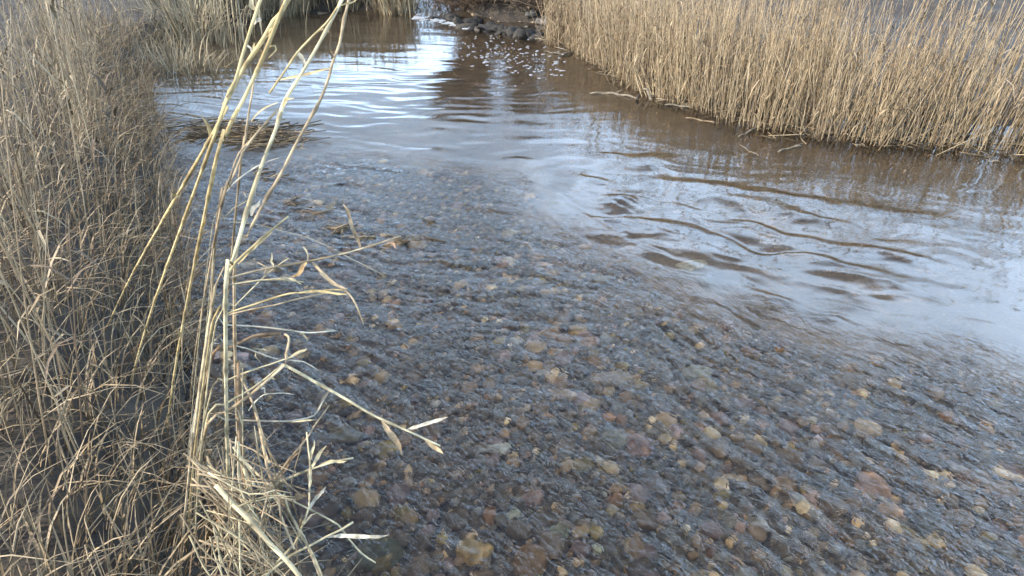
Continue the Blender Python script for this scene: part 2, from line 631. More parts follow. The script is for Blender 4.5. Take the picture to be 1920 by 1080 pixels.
def bands_height(x, y):
    """standing waves in the fast water below the reed bed: slow rise towards the far side, short drop behind the crest"""
    B = [  # crest in photo pixels, rise length, drop length, height
        ([(1100, 298), (1180, 307), (1280, 317)], .34, .10, .016),
        ([(1040, 332), (1095, 340), (1155, 349)], .34, .09, .018),
        ([(1185, 339), (1241, 351), (1298, 356), (1382, 365), (1500, 380), (1640, 398), (1800, 420)], .34, .11, .014),
        ([(1115, 372), (1168, 378), (1228, 394)], .30, .07, .014),
        ([(1330, 384), (1410, 393), (1500, 407), (1620, 430)], .30, .10, .013),
        ([(1075, 400), (1134, 415), (1185, 413), (1241, 422), (1298, 438), (1354, 452), (1410, 474), (1500, 480), (1600, 500), (1750, 540)], .30, .075, .014),
        ([(1335, 418), (1396, 425), (1438, 432), (1500, 449), (1640, 470), (1800, 500)], .28, .075, .012),
        ([(950, 330), (1010, 362), (1072, 394), (1143, 437), (1180, 459)], .22, .05, .007),
        ([(1175, 456), (1241, 460), (1326, 474), (1408, 500)], .26, .08, .009),
        ([(1350, 523), (1410, 536), (1500, 562), (1545, 576)], .26, .05, .007),
        ([(930, 300), (990, 306), (1020, 312)], .34, .08, .011),
        ([(1230, 560), (1290, 572), (1350, 575), (1410, 592)], .22, .05, .008),
        ([(1590, 445), (1680, 455), (1820, 470), (1950, 500)], .3, .09, .004),
        ([(1640, 590), (1760, 600), (1900, 640)], .26, .07, .004),
        ([(880, 318), (960, 356), (1030, 402), (1090, 448)], .15, .04, .004),
        ([(1040, 420), (1110, 455), (1190, 495), (1230, 510)], .15, .04, .004),
    ]
    br = np.random.default_rng(404)
    for k in range(34):
        u = br.uniform(960, 1500) if k < 22 else br.uniform(1480, 1880)
        v = 330 + .30 * (u - 960) + br.uniform(-25, 95)
        L = br.uniform(70, 240)
        sl = br.uniform(.08, .30)
        B.append(([(u, v), (u + L * .35, v + L * .35 * sl - br.uniform(0, 4)), (u + L * .7, v + L * .7 * sl), (u + L, v + L * sl + br.uniform(0, 7))],
                  br.uniform(.16, .26), br.uniform(.025, .05), br.uniform(.0025, .0055)))
    H = np.zeros_like(x)
    for pts, rise, drop, amp in B:
        w = np.array([G(u, v)[:2] for u, v in pts])
        w3 = spline(np.column_stack((w, np.zeros(len(w)))), step=.05)[:, :2]
        lo, hi = w3.min(0) - .5, w3.max(0) + .5
        m = np.nonzero((x > lo[0]) & (x < hi[0]) & (y > lo[1]) & (y < hi[1]))[0]
        if not len(m):
            continue
        px, py = x[m], y[m]
        px = px + .03 * perlin(px * 4, py * 4, 31)
        py = py + .045 * perlin(px * 4, py * 4, 32) + .012 * perlin(px * 11, py * 11, 33)
        best = np.full(len(m), 1e9)
        sg = np.zeros(len(m))
        ar = np.zeros(len(m))
        L = 0.0
        Ls = np.concatenate(((0,), np.cumsum(np.linalg.norm(np.diff(w3, axis=0), axis=1))))
        for i in range(len(w3) - 1):
            a, b = w3[i], w3[i + 1]
            e = b - a
            l2 = e @ e
            t = ((px - a[0]) * e[0] + (py - a[1]) * e[1]) / l2
            tc = np.clip(t, 0, 1)
            dx, dy = px - a[0] - tc * e[0], py - a[1] - tc * e[1]
            d = np.hypot(dx, dy)
            cr = e[0] * dy - e[1] * dx          # >0: on the far (left-hand) side
            up = d < best
            best[up] = d[up]
            sg[up] = np.sign(cr[up])
            ar[up] = Ls[i] + tc[up] * math.sqrt(l2)
        dist = best * sg
        prof = np.where(dist < 0, np.clip(1 + dist / rise, 0, 1), np.clip(1 - dist / (drop * np.clip(.85 + 1.1 * perlin(px * 2.3, py * 2.3, 35), .3, 1.7)), 0, 1))
        prof = prof * prof * (3 - 2 * prof) * .5 + prof * .5
        taper = sstep(0, .22, ar) * sstep(0, .22, Ls[-1] - ar)
        H[m] += 1.15 * amp * prof * taper * np.clip(.9 + .5 * perlin(px * 3.2, py * 3.2, 34), .4, 1.3) * (best < rise + .02)
    return H


def water_height(x, y):
    r = riffle_mask(x, y)
    x2 = x + .15 * perlin(x * 1.1, y * 1.1, 21) + .045 * perlin(x * 4.1, y * 4.1, 22)
    y2 = y + .15 * perlin(x * 1.1, y * 1.1, 23) + .045 * perlin(x * 4.1, y * 4.1, 24)
    wr_ = sstep(-.8, 1.2, x - .55 * (y - 2.2))             # streaks turn towards the lower right
    fine = (1 - wr_) * aniso(x2, y2, -22, .17, .052, 1) + wr_ * aniso(x2, y2, -52, .18, .050, 2)
    fine2 = (1 - wr_) * aniso(x2, y2, -12, .08, .033, 13) + wr_ * aniso(x2, y2, -38, .085, .034, 14)
    mid = (1 - wr_) * aniso(x2, y2, -25, .42, .14, 3) + wr_ * aniso(x2, y2, -42, .45, .14, 4)
    patch = .62 + .9 * perlin(x * 1.9, y * 1.9, 25) + .35 * perlin(x * 5, y * 5, 26)
    near = sstep(2.3, 1.2, y)
    riff = (.0086 * fine + .0042 * fine2) * np.clip(patch, .35, 1.25) * (1 - .3 * near * sstep(.5, -.3, x)) + .0078 * mid
    pool_rip = sstep(4.0, 4.9, y) * sstep(9.5, 6.0, y) * sstep(1.3, .2, x)
    pool = .0035 * aniso(x2, y2, -14, 1.0, .34, 5) + .0042 * pool_rip * aniso(x2, y2, -10, .5, .13, 6) \
        + .0007 * aniso(x, y, -8, .3, .09, 7) + .0012 * sstep(8.5, 10.5, y) * aniso(x, y, -25, .5, .16, 15)
    rough_in = sstep(11.5, 12.5, y)
    h = base_level(x, y) + r * riff + (1 - r) * pool + .012 * rough_in * aniso(x, y, -40, .6, .25, 16)
    wz_ = sstep(-.2, .6, x) * sstep(2.2, 2.9, y) * sstep(6.5, 4.5, y) * (1 - r)
    h = h + wz_ * (.0013 * aniso(x2, y2, -14, .26, .075, 17) + .0010 * aniso(x2, y2, -6, .12, .04, 18))
    h = h + bands_height(x, y)
    return h, r


wz, wrm = water_height(wx, wy)
gz, gs, _ = terrain(wx, wy)
wv = np.stack((wx, wy, wz), -1)
# keep only faces near the channel
keep = (gs[wq].max(1) > -0.35)
q = wq[keep]
used, inv = np.unique(q.ravel(), return_inverse=True)
water = link('water', mesh_np('water', wv[used], None, inv.reshape(-1, 4), M_WATER, True, None, {'riffle': wrm[used]}))
tag(water, 'clear shallow stream water, rippled over gravel and smooth in the brown pool', kind='structure')

# ------------------------------------------------------------------ stones
def ico(sub):
    import bmesh
    bm = bmesh.new()
    bmesh.ops.create_icosphere(bm, subdivisions=sub, radius=1)
    v = np.array([p.co[:] for p in bm.verts])
    f = np.array([[w.index for w in p.verts] for p in bm.faces])
    bm.free()
    return v, f


ICO1, ICO2, ICO3 = ico(1), ico(2), ico(3)
PAL = [((.115, .10, .088), .26), ((.075, .068, .062), .2), ((.10, .11, .125), .16), ((.15, .115, .08), .12), ((.155, .105, .075), .05),
       ((.13, .115, .06), .07), ((.24, .20, .14), .07), ((.36, .33, .26), .035), ((.14, .12, .14), .05)]
PALC = np.array([p[0] for p in PAL]) * (2.2, 1.82, 1.27)
PALW = np.array([p[1] for p in PAL])
PALW /= PALW.sum()


def stone_shape(iv, rng, sx, sy, sz, rough=.22):
    v = iv.copy()
    for k in range(4):
        d = rng.normal(size=3)
        d /= np.linalg.norm(d)
        lim = rng.uniform(.55, .9)
        pr = v @ d
        v -= np.where(pr > lim, pr - lim, 0)[:, None] * d * .85
    o = rng.uniform(0, 50)
    v *= (1 + rough * perlin(v[:, 0] * 1.3 + o, v[:, 1] * 1.3 + v[:, 2] * .9, 40))[:, None]
    v *= (sx, sy, sz)
    a = rng.uniform(0, 2 * math.pi)
    c, s_ = math.cos(a), math.sin(a)
    return np.stack((v[:, 0] * c - v[:, 1] * s_, v[:, 0] * s_ + v[:, 1] * c, v[:, 2]), -1)


# candidates on a jittered lattice over the riffle
cell = .036
gx, gy = np.meshgrid(np.arange(-2.9, 4.6, cell), np.arange(.75, 5.3, cell))
cx = (gx + RNG.uniform(-.5, .5, gx.shape) * cell).ravel()
cy = (gy + RNG.uniform(-.5, .5, gy.shape) * cell).ravel()
dep = cy * CP + 1.6 * SP
uu = 960 + FPX * cx / dep
cz, cs, cr_ = terrain(cx, cy)
ok = (cs > .05) & (cz < base_level(cx, cy) - .030) & (cr_ > RNG.uniform(.15, .7, cr_.shape)) & (uu > -120) & (uu < 2040)
cx, cy, cz, dep, uu = cx[ok], cy[ok], cz[ok], dep[ok], uu[ok]
size = np.clip(RNG.lognormal(math.log(.0168), .46, len(cx)), .008, .050)
patchy = perlin(cx * 1.2, cy * 1.2, 44)
size *= (1 + .5 * np.clip(patchy, -.5, .6)) * (1 + .1 * sstep(2.1, 1.3, cy) * sstep(.7, -.2, cx))
colr = PALC[RNG.choice(len(PAL), len(cx), p=PALW)] * RNG.uniform(.45, 1.6, (len(cx), 1))
show = size / dep * ((uu > 380) & (uu < 1540))
big = set(np.argsort(-show)[:272].tolist())
gv, gf, gc, gn = [], [], [], 0
stone_vars = []
rs = np.random.default_rng(5)
for k in range(14):
    v = stone_shape(ICO2[0], rs, 1, rs.uniform(.62, .95), rs.uniform(.45, .75))
    stone_vars.append(v)
stone_mesh_cache = {}
TINTS = PALC
for i in range(len(cx)):
    s_ = size[i]
    if i in big:
        k = i % 14
        ci = int(np.argmin(((PALC - colr[i]) ** 2).sum(1)))
        key = (k, ci)
        if key not in stone_mesh_cache:
            stone_mesh_cache[key] = mesh_np('stone', stone_vars[k], ICO2[1], None, M_STONE, True, PALC[ci])
        o = link('stone', stone_mesh_cache[key], bed)
        o.location = (cx[i], cy[i], cz[i] + s_ * .3)
        o.rotation_euler = (random.uniform(-.3, .3), random.uniform(-.3, .3), random.uniform(0, 6.28))
        o.scale = (s_, s_, s_)
        continue
    iv, fv = (ICO2 if s_ / dep[i] > .010 else ICO1)
    v = stone_shape(iv, RNG, s_, s_ * RNG.uniform(.6, .95), s_ * RNG.uniform(.4, .75))
    v += (cx[i], cy[i], cz[i] + s_ * .25)
    gv.append(v)
    gf.append(fv + gn)
    gc.append(np.broadcast_to(colr[i], (len(v), 3)))
    gn += len(v)
gravel = link('gravel', mesh_np('gravel', np.concatenate(gv), np.concatenate(gf), None, M_STONE, True, np.concatenate(gc)), bed)
gravel['kind'] = 'stuff'


def refracted(u, v, top_above=0.0):
    """point on the bed seen at pixel u,v through the water"""
    p = G(u, v, 0.03)
    d = ray(u, v)
    d /= np.linalg.norm(d)
    h = math.hypot(d[0], d[1])
    sn = h / 1.33
    tn = sn / math.sqrt(1 - sn * sn)
    zb = float(terrain(np.array([p[0]]), np.array([p[1]]))[0][0])
    dz = max(0, p[2] - zb)
    q = p + np.array((d[0] / h * tn * dz, d[1] / h * tn * dz, 0))
    zb = float(terrain(np.array([q[0]]), np.array([q[1]]))[0][0])
    return q[0], q[1], zb


NOTABLE = [  # u, v, width px, height px, colour, lift, label
    (1292, 530, 54, 34, (.50, .46, .34), .45, 'pale cream stone just under the surface where the riffle meets the smooth wavy water'),
    (957, 440, 30, 18, (.42, .36, .23), .4, 'small pale tan stone alone at the far edge of the riffle, below the brown reflection'),
    (1054, 740, 46, 24, (.34, .25, .15), .4, 'flat tan stone touching a pinkish stone in the middle of the riffle'),
    (1091, 749, 28, 26, (.33, .22, .17), .4, 'pinkish square stone touching the right end of a flat tan stone'),
    (1150, 706, 68, 24, (.33, .28, .22), .3, 'long flat pale grey stone, longest in the middle of the riffle'),
    (1306, 697, 46, 32, (.27, .24, .15), .3, 'olive tan angular stone beside a greenish one, right of the long flat stone'),
    (935, 839, 36, 28, (.42, .39, .29), .4, 'rounded cream stone just past the tip of the long fallen stem'),
    (961, 972, 26, 34, (.36, .34, .22), .4, 'upright pale olive stone left of a grey green stone near the bottom'),
    (1043, 974, 38, 24, (.30, .31, .26), .4, 'smooth pale grey green stone near the bottom, above an olive stone'),
    (1041, 998, 44, 36, (.20, .19, .11), .3, 'mossy olive stone under the smooth grey green stone'),
    (889, 1034, 56, 46, (.42, .29, .12), .4, 'golden tan stone, largest bright one at the bottom of the stream'),
    (726, 842, 36, 32, (.30, .21, .06), .4, 'amber yellow stone behind the hanging sheath of the long stem'),
    (764, 974, 38, 34, (.26, .17, .07), .3, 'amber brown stone in the dark water right of the straw tangle'),
    (1196, 838, 44, 50, (.22, .12, .07), .3, 'rusty brown stone against the right side of a round olive grey stone'),
    (1157, 824, 44, 40, (.20, .18, .12), .3, 'round olive grey stone against a rusty brown stone'),
    (816, 755, 20, 14, (.48, .43, .34), .4, 'small whitish stone just above the long fallen stem'),
    (969, 640, 20, 20, (.40, .37, .26), .4, 'small pale greenish stone in the centre of the riffle'),
    (1102, 642, 32, 26, (.32, .17, .07), .4, 'orange brown stone in the centre of the riffle'),
    (1000, 932, 34, 30, (.31, .21, .16), .4, 'pinkish pebble above the upright pale olive stone'),
    (645, 818, 54, 42, (.16, .13, .07), .3, 'big olive brown stone in the dark water beyond the straw tangle'),
    (985, 706, 36, 20, (.34, .28, .21), .4, 'cream pink pebble left of the long flat pale grey stone'),
    (1232, 912, 46, 38, (.19, .155, .125), .3, 'plain brown grey stone on the lower right of the riffle'),
    (705, 1036, 92, 60, (.13, .125, .075), .2, 'very large dark olive stone at the bottom, beside the straw tangle'),
    (1180, 1021, 30, 24, (.36, .27, .14), .4, 'tan pebble right of two tiny cream pebbles at the bottom'),
    (1098, 1022, 14, 18, (.46, .41, .22), .4, 'tiny yellowish cream pebble, left one of a pair at the bottom'),
    (1119, 1027, 18, 16, (.44, .42, .27), .4, 'tiny cream pebble, right one of a pair at the bottom'),
    (858, 886, 26, 16, (.40, .30, .20), .4, 'small pinkish cream pebble below the rounded cream stone'),
]
for u, v, wpx, hpx, c, lift, lab in NOTABLE:
    x, y, z = refracted(u, v)
    d = y * CP + (CAM_H - z) * SP
    w = wpx / FPX * d * .62
    hgt = hpx / FPX * d * .55
    rs = np.random.default_rng(int(u * 7 + v))
    vv = ICO3[0].copy()
    for k in range(6):
        dd = rs.normal(size=3)
        dd /= np.linalg.norm(dd)
        lim = rs.uniform(.6, .9)
        pr = vv @ dd
        vv -= np.where(pr > lim, pr - lim, 0)[:, None] * dd * .9
    vv *= (1 + .14 * perlin(vv[:, 0] * 1.4 + u, vv[:, 1] * 1.4 + vv[:, 2], 41))[:, None]
    vv *= (w, hgt * 1.15, hgt * .75)
    o = link('stone', mesh_np('stone', vv, ICO3[1], None, M_STONE, True, np.array(c) * 1.25))
    zz = z + hgt * lift
    if lift == .45:
        zz = float(base_level(np.array([x]), np.array([y]))[0]) - hgt * .95
    if lift == .5:
        zz = float(base_level(np.array([x]), np.array([y]))[0]) - hgt * .42
    o.location = (x, y, zz)
    o.rotation_euler = (.1, 0, rs.uniform(-.3, .3))
    tag(o, lab, 'stone')

# ------------------------------------------------------------------ reeds
STRAWS = np.array([(.48, .38, .24), (.42, .325, .20), (.54, .44, .295), (.36, .27, .165), (.47, .38, .255), (.22, .16, .105), (.52, .42, .27)]) * (.66, .62, .575)


def add_reed(mb, base, h, lean, rad, rng, sides=3, leaves=2, plume=False, seg=5):
    c = STRAWS[rng.integers(len(STRAWS))] * rng.uniform(.7, 1.1)
    t = np.linspace(0, 1, seg)
    bend = rng.normal(0, .05, 2)
    x = base[0] + lean[0] * h * t + bend[0] * h * t ** 2
    y = base[1] + lean[1] * h * t + bend[1] * h * t ** 2
    z = base[2] + h * t
    pts = np.stack((x, y, z), -1)
    cc = c[None] * (1 + .12 * np.sin(t * 9 + rng.uniform(0, 6)))[:, None]
    mb.tube(pts, rad * (1 - .6 * t), cc, sides)
    for _ in range(leaves):
        f = rng.uniform(.12, .95)
        k = min(int(f * (seg - 1)), seg - 2)
        p0 = pts[k] + (pts[k + 1] - pts[k]) * (f * (seg - 1) - k)
        a = rng.uniform(0, 2 * math.pi)
        L = rng.uniform(.10, .32)
        up = rng.uniform(.1, 1.0)
        s = np.linspace(0, 1, 4)
        dr = rng.uniform(.3, 1.3)
        lp = np.stack((p0[0] + math.cos(a) * L * .55 * s, p0[1] + math.sin(a) * L * .55 * s, p0[2] + L * up * s - L * dr * s ** 2), -1)
        mb.blade(lp, np.array((.6, 1, .8, .06)) * rng.uniform(.006, .012), c * rng.uniform(.8, 1.15))
    if plume:
        for _ in range(7):
            a = rng.uniform(0, 2 * math.pi)
            s = np.linspace(0, 1, 3)
            L = rng.uniform(.05, .11)
            p0 = pts[-1] - (0, 0, rng.uniform(0, .12))
            lp = np.stack((p0[0] + math.cos(a) * L * .5 * s, p0[1] + math.sin(a) * L * .5 * s, p0[2] + L * s - L * .5 * s ** 2), -1)
            mb.blade(lp, np.array((.006, .012, .002)), c * .75)


RIGHT_EDGE = np.array([(.80, 9.9), (.78, 9.2), (.98, 8.5), (1.20, 7.3), (1.42, 6.5), (1.64, 5.93), (1.95, 5.36), (2.45, 4.98), (3.2, 4.80), (4, 4.66), (6, 4.36), (9, 4.2)])
RE = spline(np.column_stack((RIGHT_EDGE, np.zeros(len(RIGHT_EDGE)))), step=.04)[:, :2]
RL = np.concatenate(((0,), np.cumsum(np.linalg.norm(np.diff(RE, axis=0), axis=1))))


def right_edge_at(s):
    return np.array((np.interp(s, RL, RE[:, 0]), np.interp(s, RL, RE[:, 1])))


def right_norm(s):
    a, b = right_edge_at(max(0, s - .15)), right_edge_at(min(RL[-1], s + .15))
    t = (b - a) / np.linalg.norm(b - a)
    return np.array((-t[1], t[0]))        # away from the water


rng = np.random.default_rng(21)
mb = MB()
NST = 7200
front = []
for i in range(NST):
    s = rng.uniform(0, RL[-1]) if i > 1500 else rng.uniform(0, 6.5)
    s_pos = s
    dpt = rng.gamma(1.2, .42) - .24 + .10 * perlin(s_pos * 2.2, 3.3, 51)
    if dpt > 2.4:
        continue
    e = right_edge_at(s) + right_norm(s) * dpt
    clump = perlin(e[0] * 3.3, e[1] * 3.3, 50)
    if clump < -.3 and dpt < .1:
        continue
    z = float(terrain(np.array([e[0]]), np.array([e[1]]))[0][0])
    
    tall = rng.uniform() < .08
    h = rng.uniform(1.2, 1.65) if tall else rng.uniform(.5, .98)
    lean = rng.normal(0,   .34 if rng.uniform() < .12 else .09, 2) - right_norm(s) * (.06 if dpt < .3 else 0)
    front.append((dpt, s, e, z - .04, h, lean, tall))
front.sort(key=lambda f: f[0] + .1 * f[1])
ind = [f for f in front if f[0] < .45 and f[1] < 6.6][:285]
ids = {id(f) for f in ind}
rv = []
for k in range(16):
    m2 = MB()
    add_reed(m2, (0, 0, 0), 1.0, rng.normal(0, .03, 2), rng.uniform(.0036, .0056), rng, 4, 2, k % 4 == 0, 6)
    rv.append(m2.mesh('reed', M_REED))
for k, f in enumerate(ind):
    o = link('reed', rv[k % 16])
    o.location = (f[2][0], f[2][1], f[3])
    o.rotation_euler = (-f[5][1] * 1.0, f[5][0], random.uniform(0, 6.28))
    o.scale = (1, 1, f[4])
    tag(o, 'thin dry tan reed standing at the water edge of the dense reed bed', 'reed', 'reeds along the front of the reed bed')
for f in front:
    if id(f) in ids:
        continue
    add_reed(mb, (f[2][0], f[2][1], f[3]), f[4], f[5], rng.uniform(.0023, .0048), rng, 3, int(rng.integers(0, 3)), f[6])
o = mb.build('reed_bed', M_REED)
tag(o, 'dense bed of dry tan reeds behind the front stems on the far bank', 'reed bed', kind='stuff')


# ------------------------------------------------------------------ far banks
def tuft(n, h, spread, rng, cols, droop=.5, rad=.0035, blades=True):
    m = MB()
    for _ in range(n):
        a = rng.uniform(0, 2 * math.pi)
        r0 = abs(rng.normal(0, spread * .35))
        L = h * rng.uniform(.5, 1.1)
        out = rng.uniform(.05, .7)
        s = np.linspace(0, 1, 5)
        bx, by = math.cos(a) * r0, math.sin(a) * r0
        a2 = a + rng.normal(0, .7)
        p = np.stack((bx + math.cos(a2) * L * out * s ** 1.4, by + math.sin(a2) * L * out * s ** 1.4, L * s - L * droop * out * s ** 2.5 - .05), -1)
        c = cols[rng.integers(len(cols))] * rng.uniform(.7, 1.15)
        if blades and rng.uniform() < .6:
            m.blade(p, np.array((.7, 1, .8, .5, .05)) * rad * 2.6, c)
        else:
            m.tube(p, rad * .5 * np.array((1, 1, .9, .7, .4)), c, 3)
    return m


def tz1(x, y):
    return float(terrain(np.array([x]), np.array([y]))[0][0])


GREY_STRAW = np.array([(.30, .24, .15), (.24, .19, .12), (.36, .29, .18), (.18, .14, .09), (.40, .33, .21)])
rng = np.random.default_rng(33)
tv_ = [tuft(150, .75, .5, rng, GREY_STRAW, .5, .006).mesh('grass_tuft', M_REED) for _ in range(4)]
far_spots = []
for k in range(26):
    t = k / 25
    x = -5.4 + 3.4 * t + rng.normal(0, .1)
    y = 12.6 + .75 * math.sin(t * 3) + rng.normal(0, .12) + (.25 if k % 2 else 0)
    far_spots.append((x, y, rng.uniform(.95, 1.5)))
for k in range(10):
    far_spots.append((-2.45 - .14 * k + rng.normal(0, .1), 14.2 + k * .7, rng.uniform(.8, 1.1)))
for k in range(8):
    far_spots.append((-.75 + .03 * k + rng.normal(0, .1), 14.6 + k * .8, rng.uniform(.8, 1.1)))
for k in range(24):
    t = k / 23
    far_spots.append((-5.2 + 1.3 * t + rng.normal(0, .12), 11.2 + 1.5 * t + rng.normal(0, .2), rng.uniform(.7, 1.05)))
for k, (x, y, s) in enumerate(far_spots):
    o = link('grass_tuft', tv_[k % 4])
    o.location = (x, y, tz1(x, y))
    o.rotation_euler = (0, 0, rng.uniform(0, 6.28))
    o.scale = (s, s, s)
    tag(o, 'tuft of dead grey brown grass on the bank at the far end of the pool', 'grass tuft', 'grass tufts on the far bank')

# dry bushes at the far left corner of the pool
LB = [(-4.6, 9.6, 1.15, 'tangled dry grass bush leaning over the far left corner of the pool'),
      (-5.1, 10.9, 1.25, 'taller grey dry bush behind the tangled one at the far left of the pool'),
      (-4.0, 7.6, .9, 'low dry grass clump on the left bank of the pool, before the tangled bush')]
for x, y, s, lab in LB:
    m = tuft(420, .95, 1.3, rng, GREY_STRAW, .9, .006)
    o = m.build('dry_bush', M_REED)
    o.location = (x, y, tz1(x, y))
    o.scale = (s, s, s)
    tag(o, lab, 'bush')


def bramble(h, spread, n, rng, cols, over=0.0):
    m = MB()
    for _ in range(n):
        a = rng.uniform(0, 2 * math.pi)
        L = h * rng.uniform(.6, 1.15)
        out = rng.uniform(.05, .75) * spread
        s = np.linspace(0, 1, 7)
        bx, by = rng.normal(0, spread * .3, 2)
        sh = -over * rng.uniform(0, 1) * np.clip(s * 1.6, 0, 1) ** 1.3
        p = np.stack((bx + sh + math.cos(a) * out * s ** 1.5 + rng.normal(0, .03, 7) * s, by + math.sin(a) * out * s ** 1.5 + rng.normal(0, .03, 7) * s,
                      L * s - L * rng.uniform(.1, .55) * s ** 3 - .05), -1)
        c = cols[rng.integers(len(cols))] * rng.uniform(.7, 1.2)
        m.tube(p, .007 * (1 - .7 * s), c, 3)
        for _k in range(5):
            i = rng.integers(1, 7)
            d = rng.normal(0, 1, 3)
            d[2] = abs(d[2]) * .7
            d /= np.linalg.norm(d)
            q = np.stack([p[i] + d * l for l in (0, .12, .3)])
            q[2, 2] -= .03
            m.tube(q, (.004, .003, .001), c * .9, 3)
            lf = np.stack([q[1] + np.array(v) for v in ((0, 0, 0), (.02, .01, -.015), (.045, .015, -.05))])
            m.blade(lf, (.004, .022, .002), cols[rng.integers(len(cols))] * rng.uniform(.8, 1.6))
    return m


BR = np.array([(.075, .05, .035), (.10, .07, .05), (.13, .085, .06), (.06, .045, .03), (.17, .12, .075)])
for x, y, h, sp, n, lab in [(-.62, 13.0, 2.3, .5, 420, 'dark bramble thicket directly right of the little weir'),
                            (.05, 12.5, 2.35, .6, 210, 'brown bramble thicket above the pale boulders'),
                            (.72, 12.0, 2.1, .6, 190, 'thin brown bramble thicket beside the start of the reed bed'),
                            (1.5, 11.6, 1.9, .7, 190, 'brown bramble thicket standing behind the far end of the reeds')]:
    o = bramble(h, sp, n, rng, BR, 1.0 if x < -.5 else 0.0).build('bramble', M_TWIG)
    o.location = (x, y, tz1(x, y))
    tag(o, lab, 'bramble')

for x, y, h, lab in [(-.85, 12.75, .34, 'low mat of dead bramble stems on the bank beside the white trickle'),
                     (-.35, 12.2, .36, 'low mat of dead bramble stems behind the middle weir rocks'),
                     (.15, 11.8, .4, 'low mat of dead bramble stems left of the pale boulders'),
                     (.62, 11.35, .42, 'low mat of dead bramble stems above the beige boulder')]:
    o = bramble(h, 1.0, 150, rng, BR * 1.3).build('bramble', M_TWIG)
    o.location = (x, y, tz1(x, y))
    tag(o, lab, 'bramble')

# rocks of the weir and the dark bank
ROCKS = [(845, 24, 40, 18, (.06, .055, .05), 'dark wet rock at the left end of the weir, beside the white trickle'),
         (880, 33, 52, 22, (.05, .045, .04), 'black wet rock of the weir right of the white trickle'),
         (925, 42, 56, 24, (.055, .05, .045), 'flat dark rock in the middle of the weir bank'),
         (965, 52, 50, 24, (.06, .055, .05), 'dark rounded rock below the small pale stones of the bank'),
         (1005, 64, 54, 24, (.07, .06, .055), 'dark rock at the waterline below the pale boulder'),
         (1027, 40, 40, 20, (.34, .30, .25), 'pale beige boulder against the first reeds'),
         (998, 36, 26, 13, (.28, .25, .21), 'pale stone left of the beige boulder on the bank'),
         (972, 31, 24, 12, (.22, .20, .17), 'grey stone on top of the dark bank under the brambles'),
         (985, 46, 22, 11, (.30, .28, .25), 'small light grey stone in front of the beige boulder'),
         (948, 24, 28, 12, (.17, .15, .12), 'brown stone at the foot of the bramble thicket'),
         (812, 27, 30, 12, (.08, .07, .06), 'low dark stone left of the weir at the foot of the far grass')]
for u, v, wpx, hpx, c, lab in ROCKS:
    p = G(u, v + hpx * .4, .12)
    d = p[1] * CP + (CAM_H - p[2]) * SP
    w, hh = wpx / FPX * d * .5, hpx / FPX * d * .55
    rs = np.random.default_rng(int(u + v))
    vv = ICO3[0].copy()
    for k in range(8):
        dd = rs.normal(size=3)
        dd /= np.linalg.norm(dd)
        lim = rs.uniform(.55, .85)
        pr = vv @ dd
        vv -= np.where(pr > lim, pr - lim, 0)[:, None] * dd * .95
    vv *= (1 + .45 * perlin(vv[:, 0] * 2 + u, vv[:, 1] * 2 + vv[:, 2] * 1.5, 42) + .2 * perlin(vv[:, 0] * 5 + u, vv[:, 2] * 5 + vv[:, 1] * 3, 43))[:, None]
    vv *= (w, w * .8, hh)
    o = link('rock', mesh_np('rock', vv, ICO3[1], None, M_ROCK, True, np.array(c) * .5))
    o.location = (p[0], p[1] + w * .5, max(tz1(p[0], p[1] + w * .5), .06) + hh * .25)
    tag(o, lab, 'rock')

rs = np.random.default_rng(91)
small = []
for k in range(4):
    vv = stone_shape(ICO2[0], rs, 1, .8, .7, .6)
    for c in ((.014, .012, .010), (.03, .025, .020), (.06, .05, .038)):
        small.append(mesh_np('rock', vv, ICO2[1], None, M_ROCK, True, c))
for k in range(54):
    t = rs.uniform(0, 1)
    u, v = 838 + 204 * t + rs.normal(0, 6), 34 + 40 * t + rs.normal(0, 7)
    p = G(u, v, .14)
    if p[1] < 9.6:
        continue
    w = rs.uniform(.05, .13)
    o = link('rock', small[rs.integers(12)])
    o.location = (p[0], p[1], max(tz1(p[0], p[1]), .05) + w * .35)
    o.rotation_euler = (rs.normal(0, .3), rs.normal(0, .3), rs.uniform(0, 6.28))
    o.scale = (w * 1.5, w * rs.uniform(.7, 1.1), w * rs.uniform(.4, .8))
    tag(o, 'small broken stone heaped along the dark stony weir bank', 'rock', 'small stones of the weir bank')

# ------------------------------------------------------------------ foam
rng = np.random.default_rng(55)
gv, gf, gc, gn = [], [], [], 0


def fleck(u, v, a, b, h=.006):
    global gn
    a = a * rng.uniform(.5, 3.2)
    b = b * rng.uniform(.3, .8)
    p = G(u, v, .08)
    z = float(water_height(np.array([p[0]]), np.array([p[1]]))[0][0])
    vv = ICO2[0] * (a, b, h) * (1 + .25 * perlin(ICO2[0][:, 0] * 2 + u, ICO2[0][:, 1] * 2, 60))[:, None]
    vv = vv + (p[0], p[1], z + .002)
    gv.append(vv)
    gf.append(ICO2[1] + gn)
    gn += len(vv)


for k in range(170):
    t = rng.uniform(0, 1)
    u = 880 + 130 * t + rng.normal(0, 34)
    v = 82 + 45 * t * rng.uniform(.3, 1.6) + rng.normal(0, 14)
    if v < 66 or u > 1050 + 0 * v:
        continue
    fleck(u, v, rng.uniform(.004, .011), rng.uniform(.004, .009))
for k in range(26):
    fleck(rng.uniform(1000, 1060), rng.uniform(100, 165), rng.uniform(.006, .016), rng.uniform(.006, .012))
for k in range(70):
    t = rng.uniform(0, 1)
    fleck(782 + 118 * t + rng.normal(0, 3), 32 + 22 * t + rng.normal(0, 1.6), rng.uniform(.012, .045), rng.uniform(.012, .03), .012)
o = link('foam', mesh_np('foam', np.concatenate(gv), np.concatenate(gf), None, M_FOAM))
tag(o, 'white foam flecks and froth drifting below the little weir', 'foam', kind='stuff')

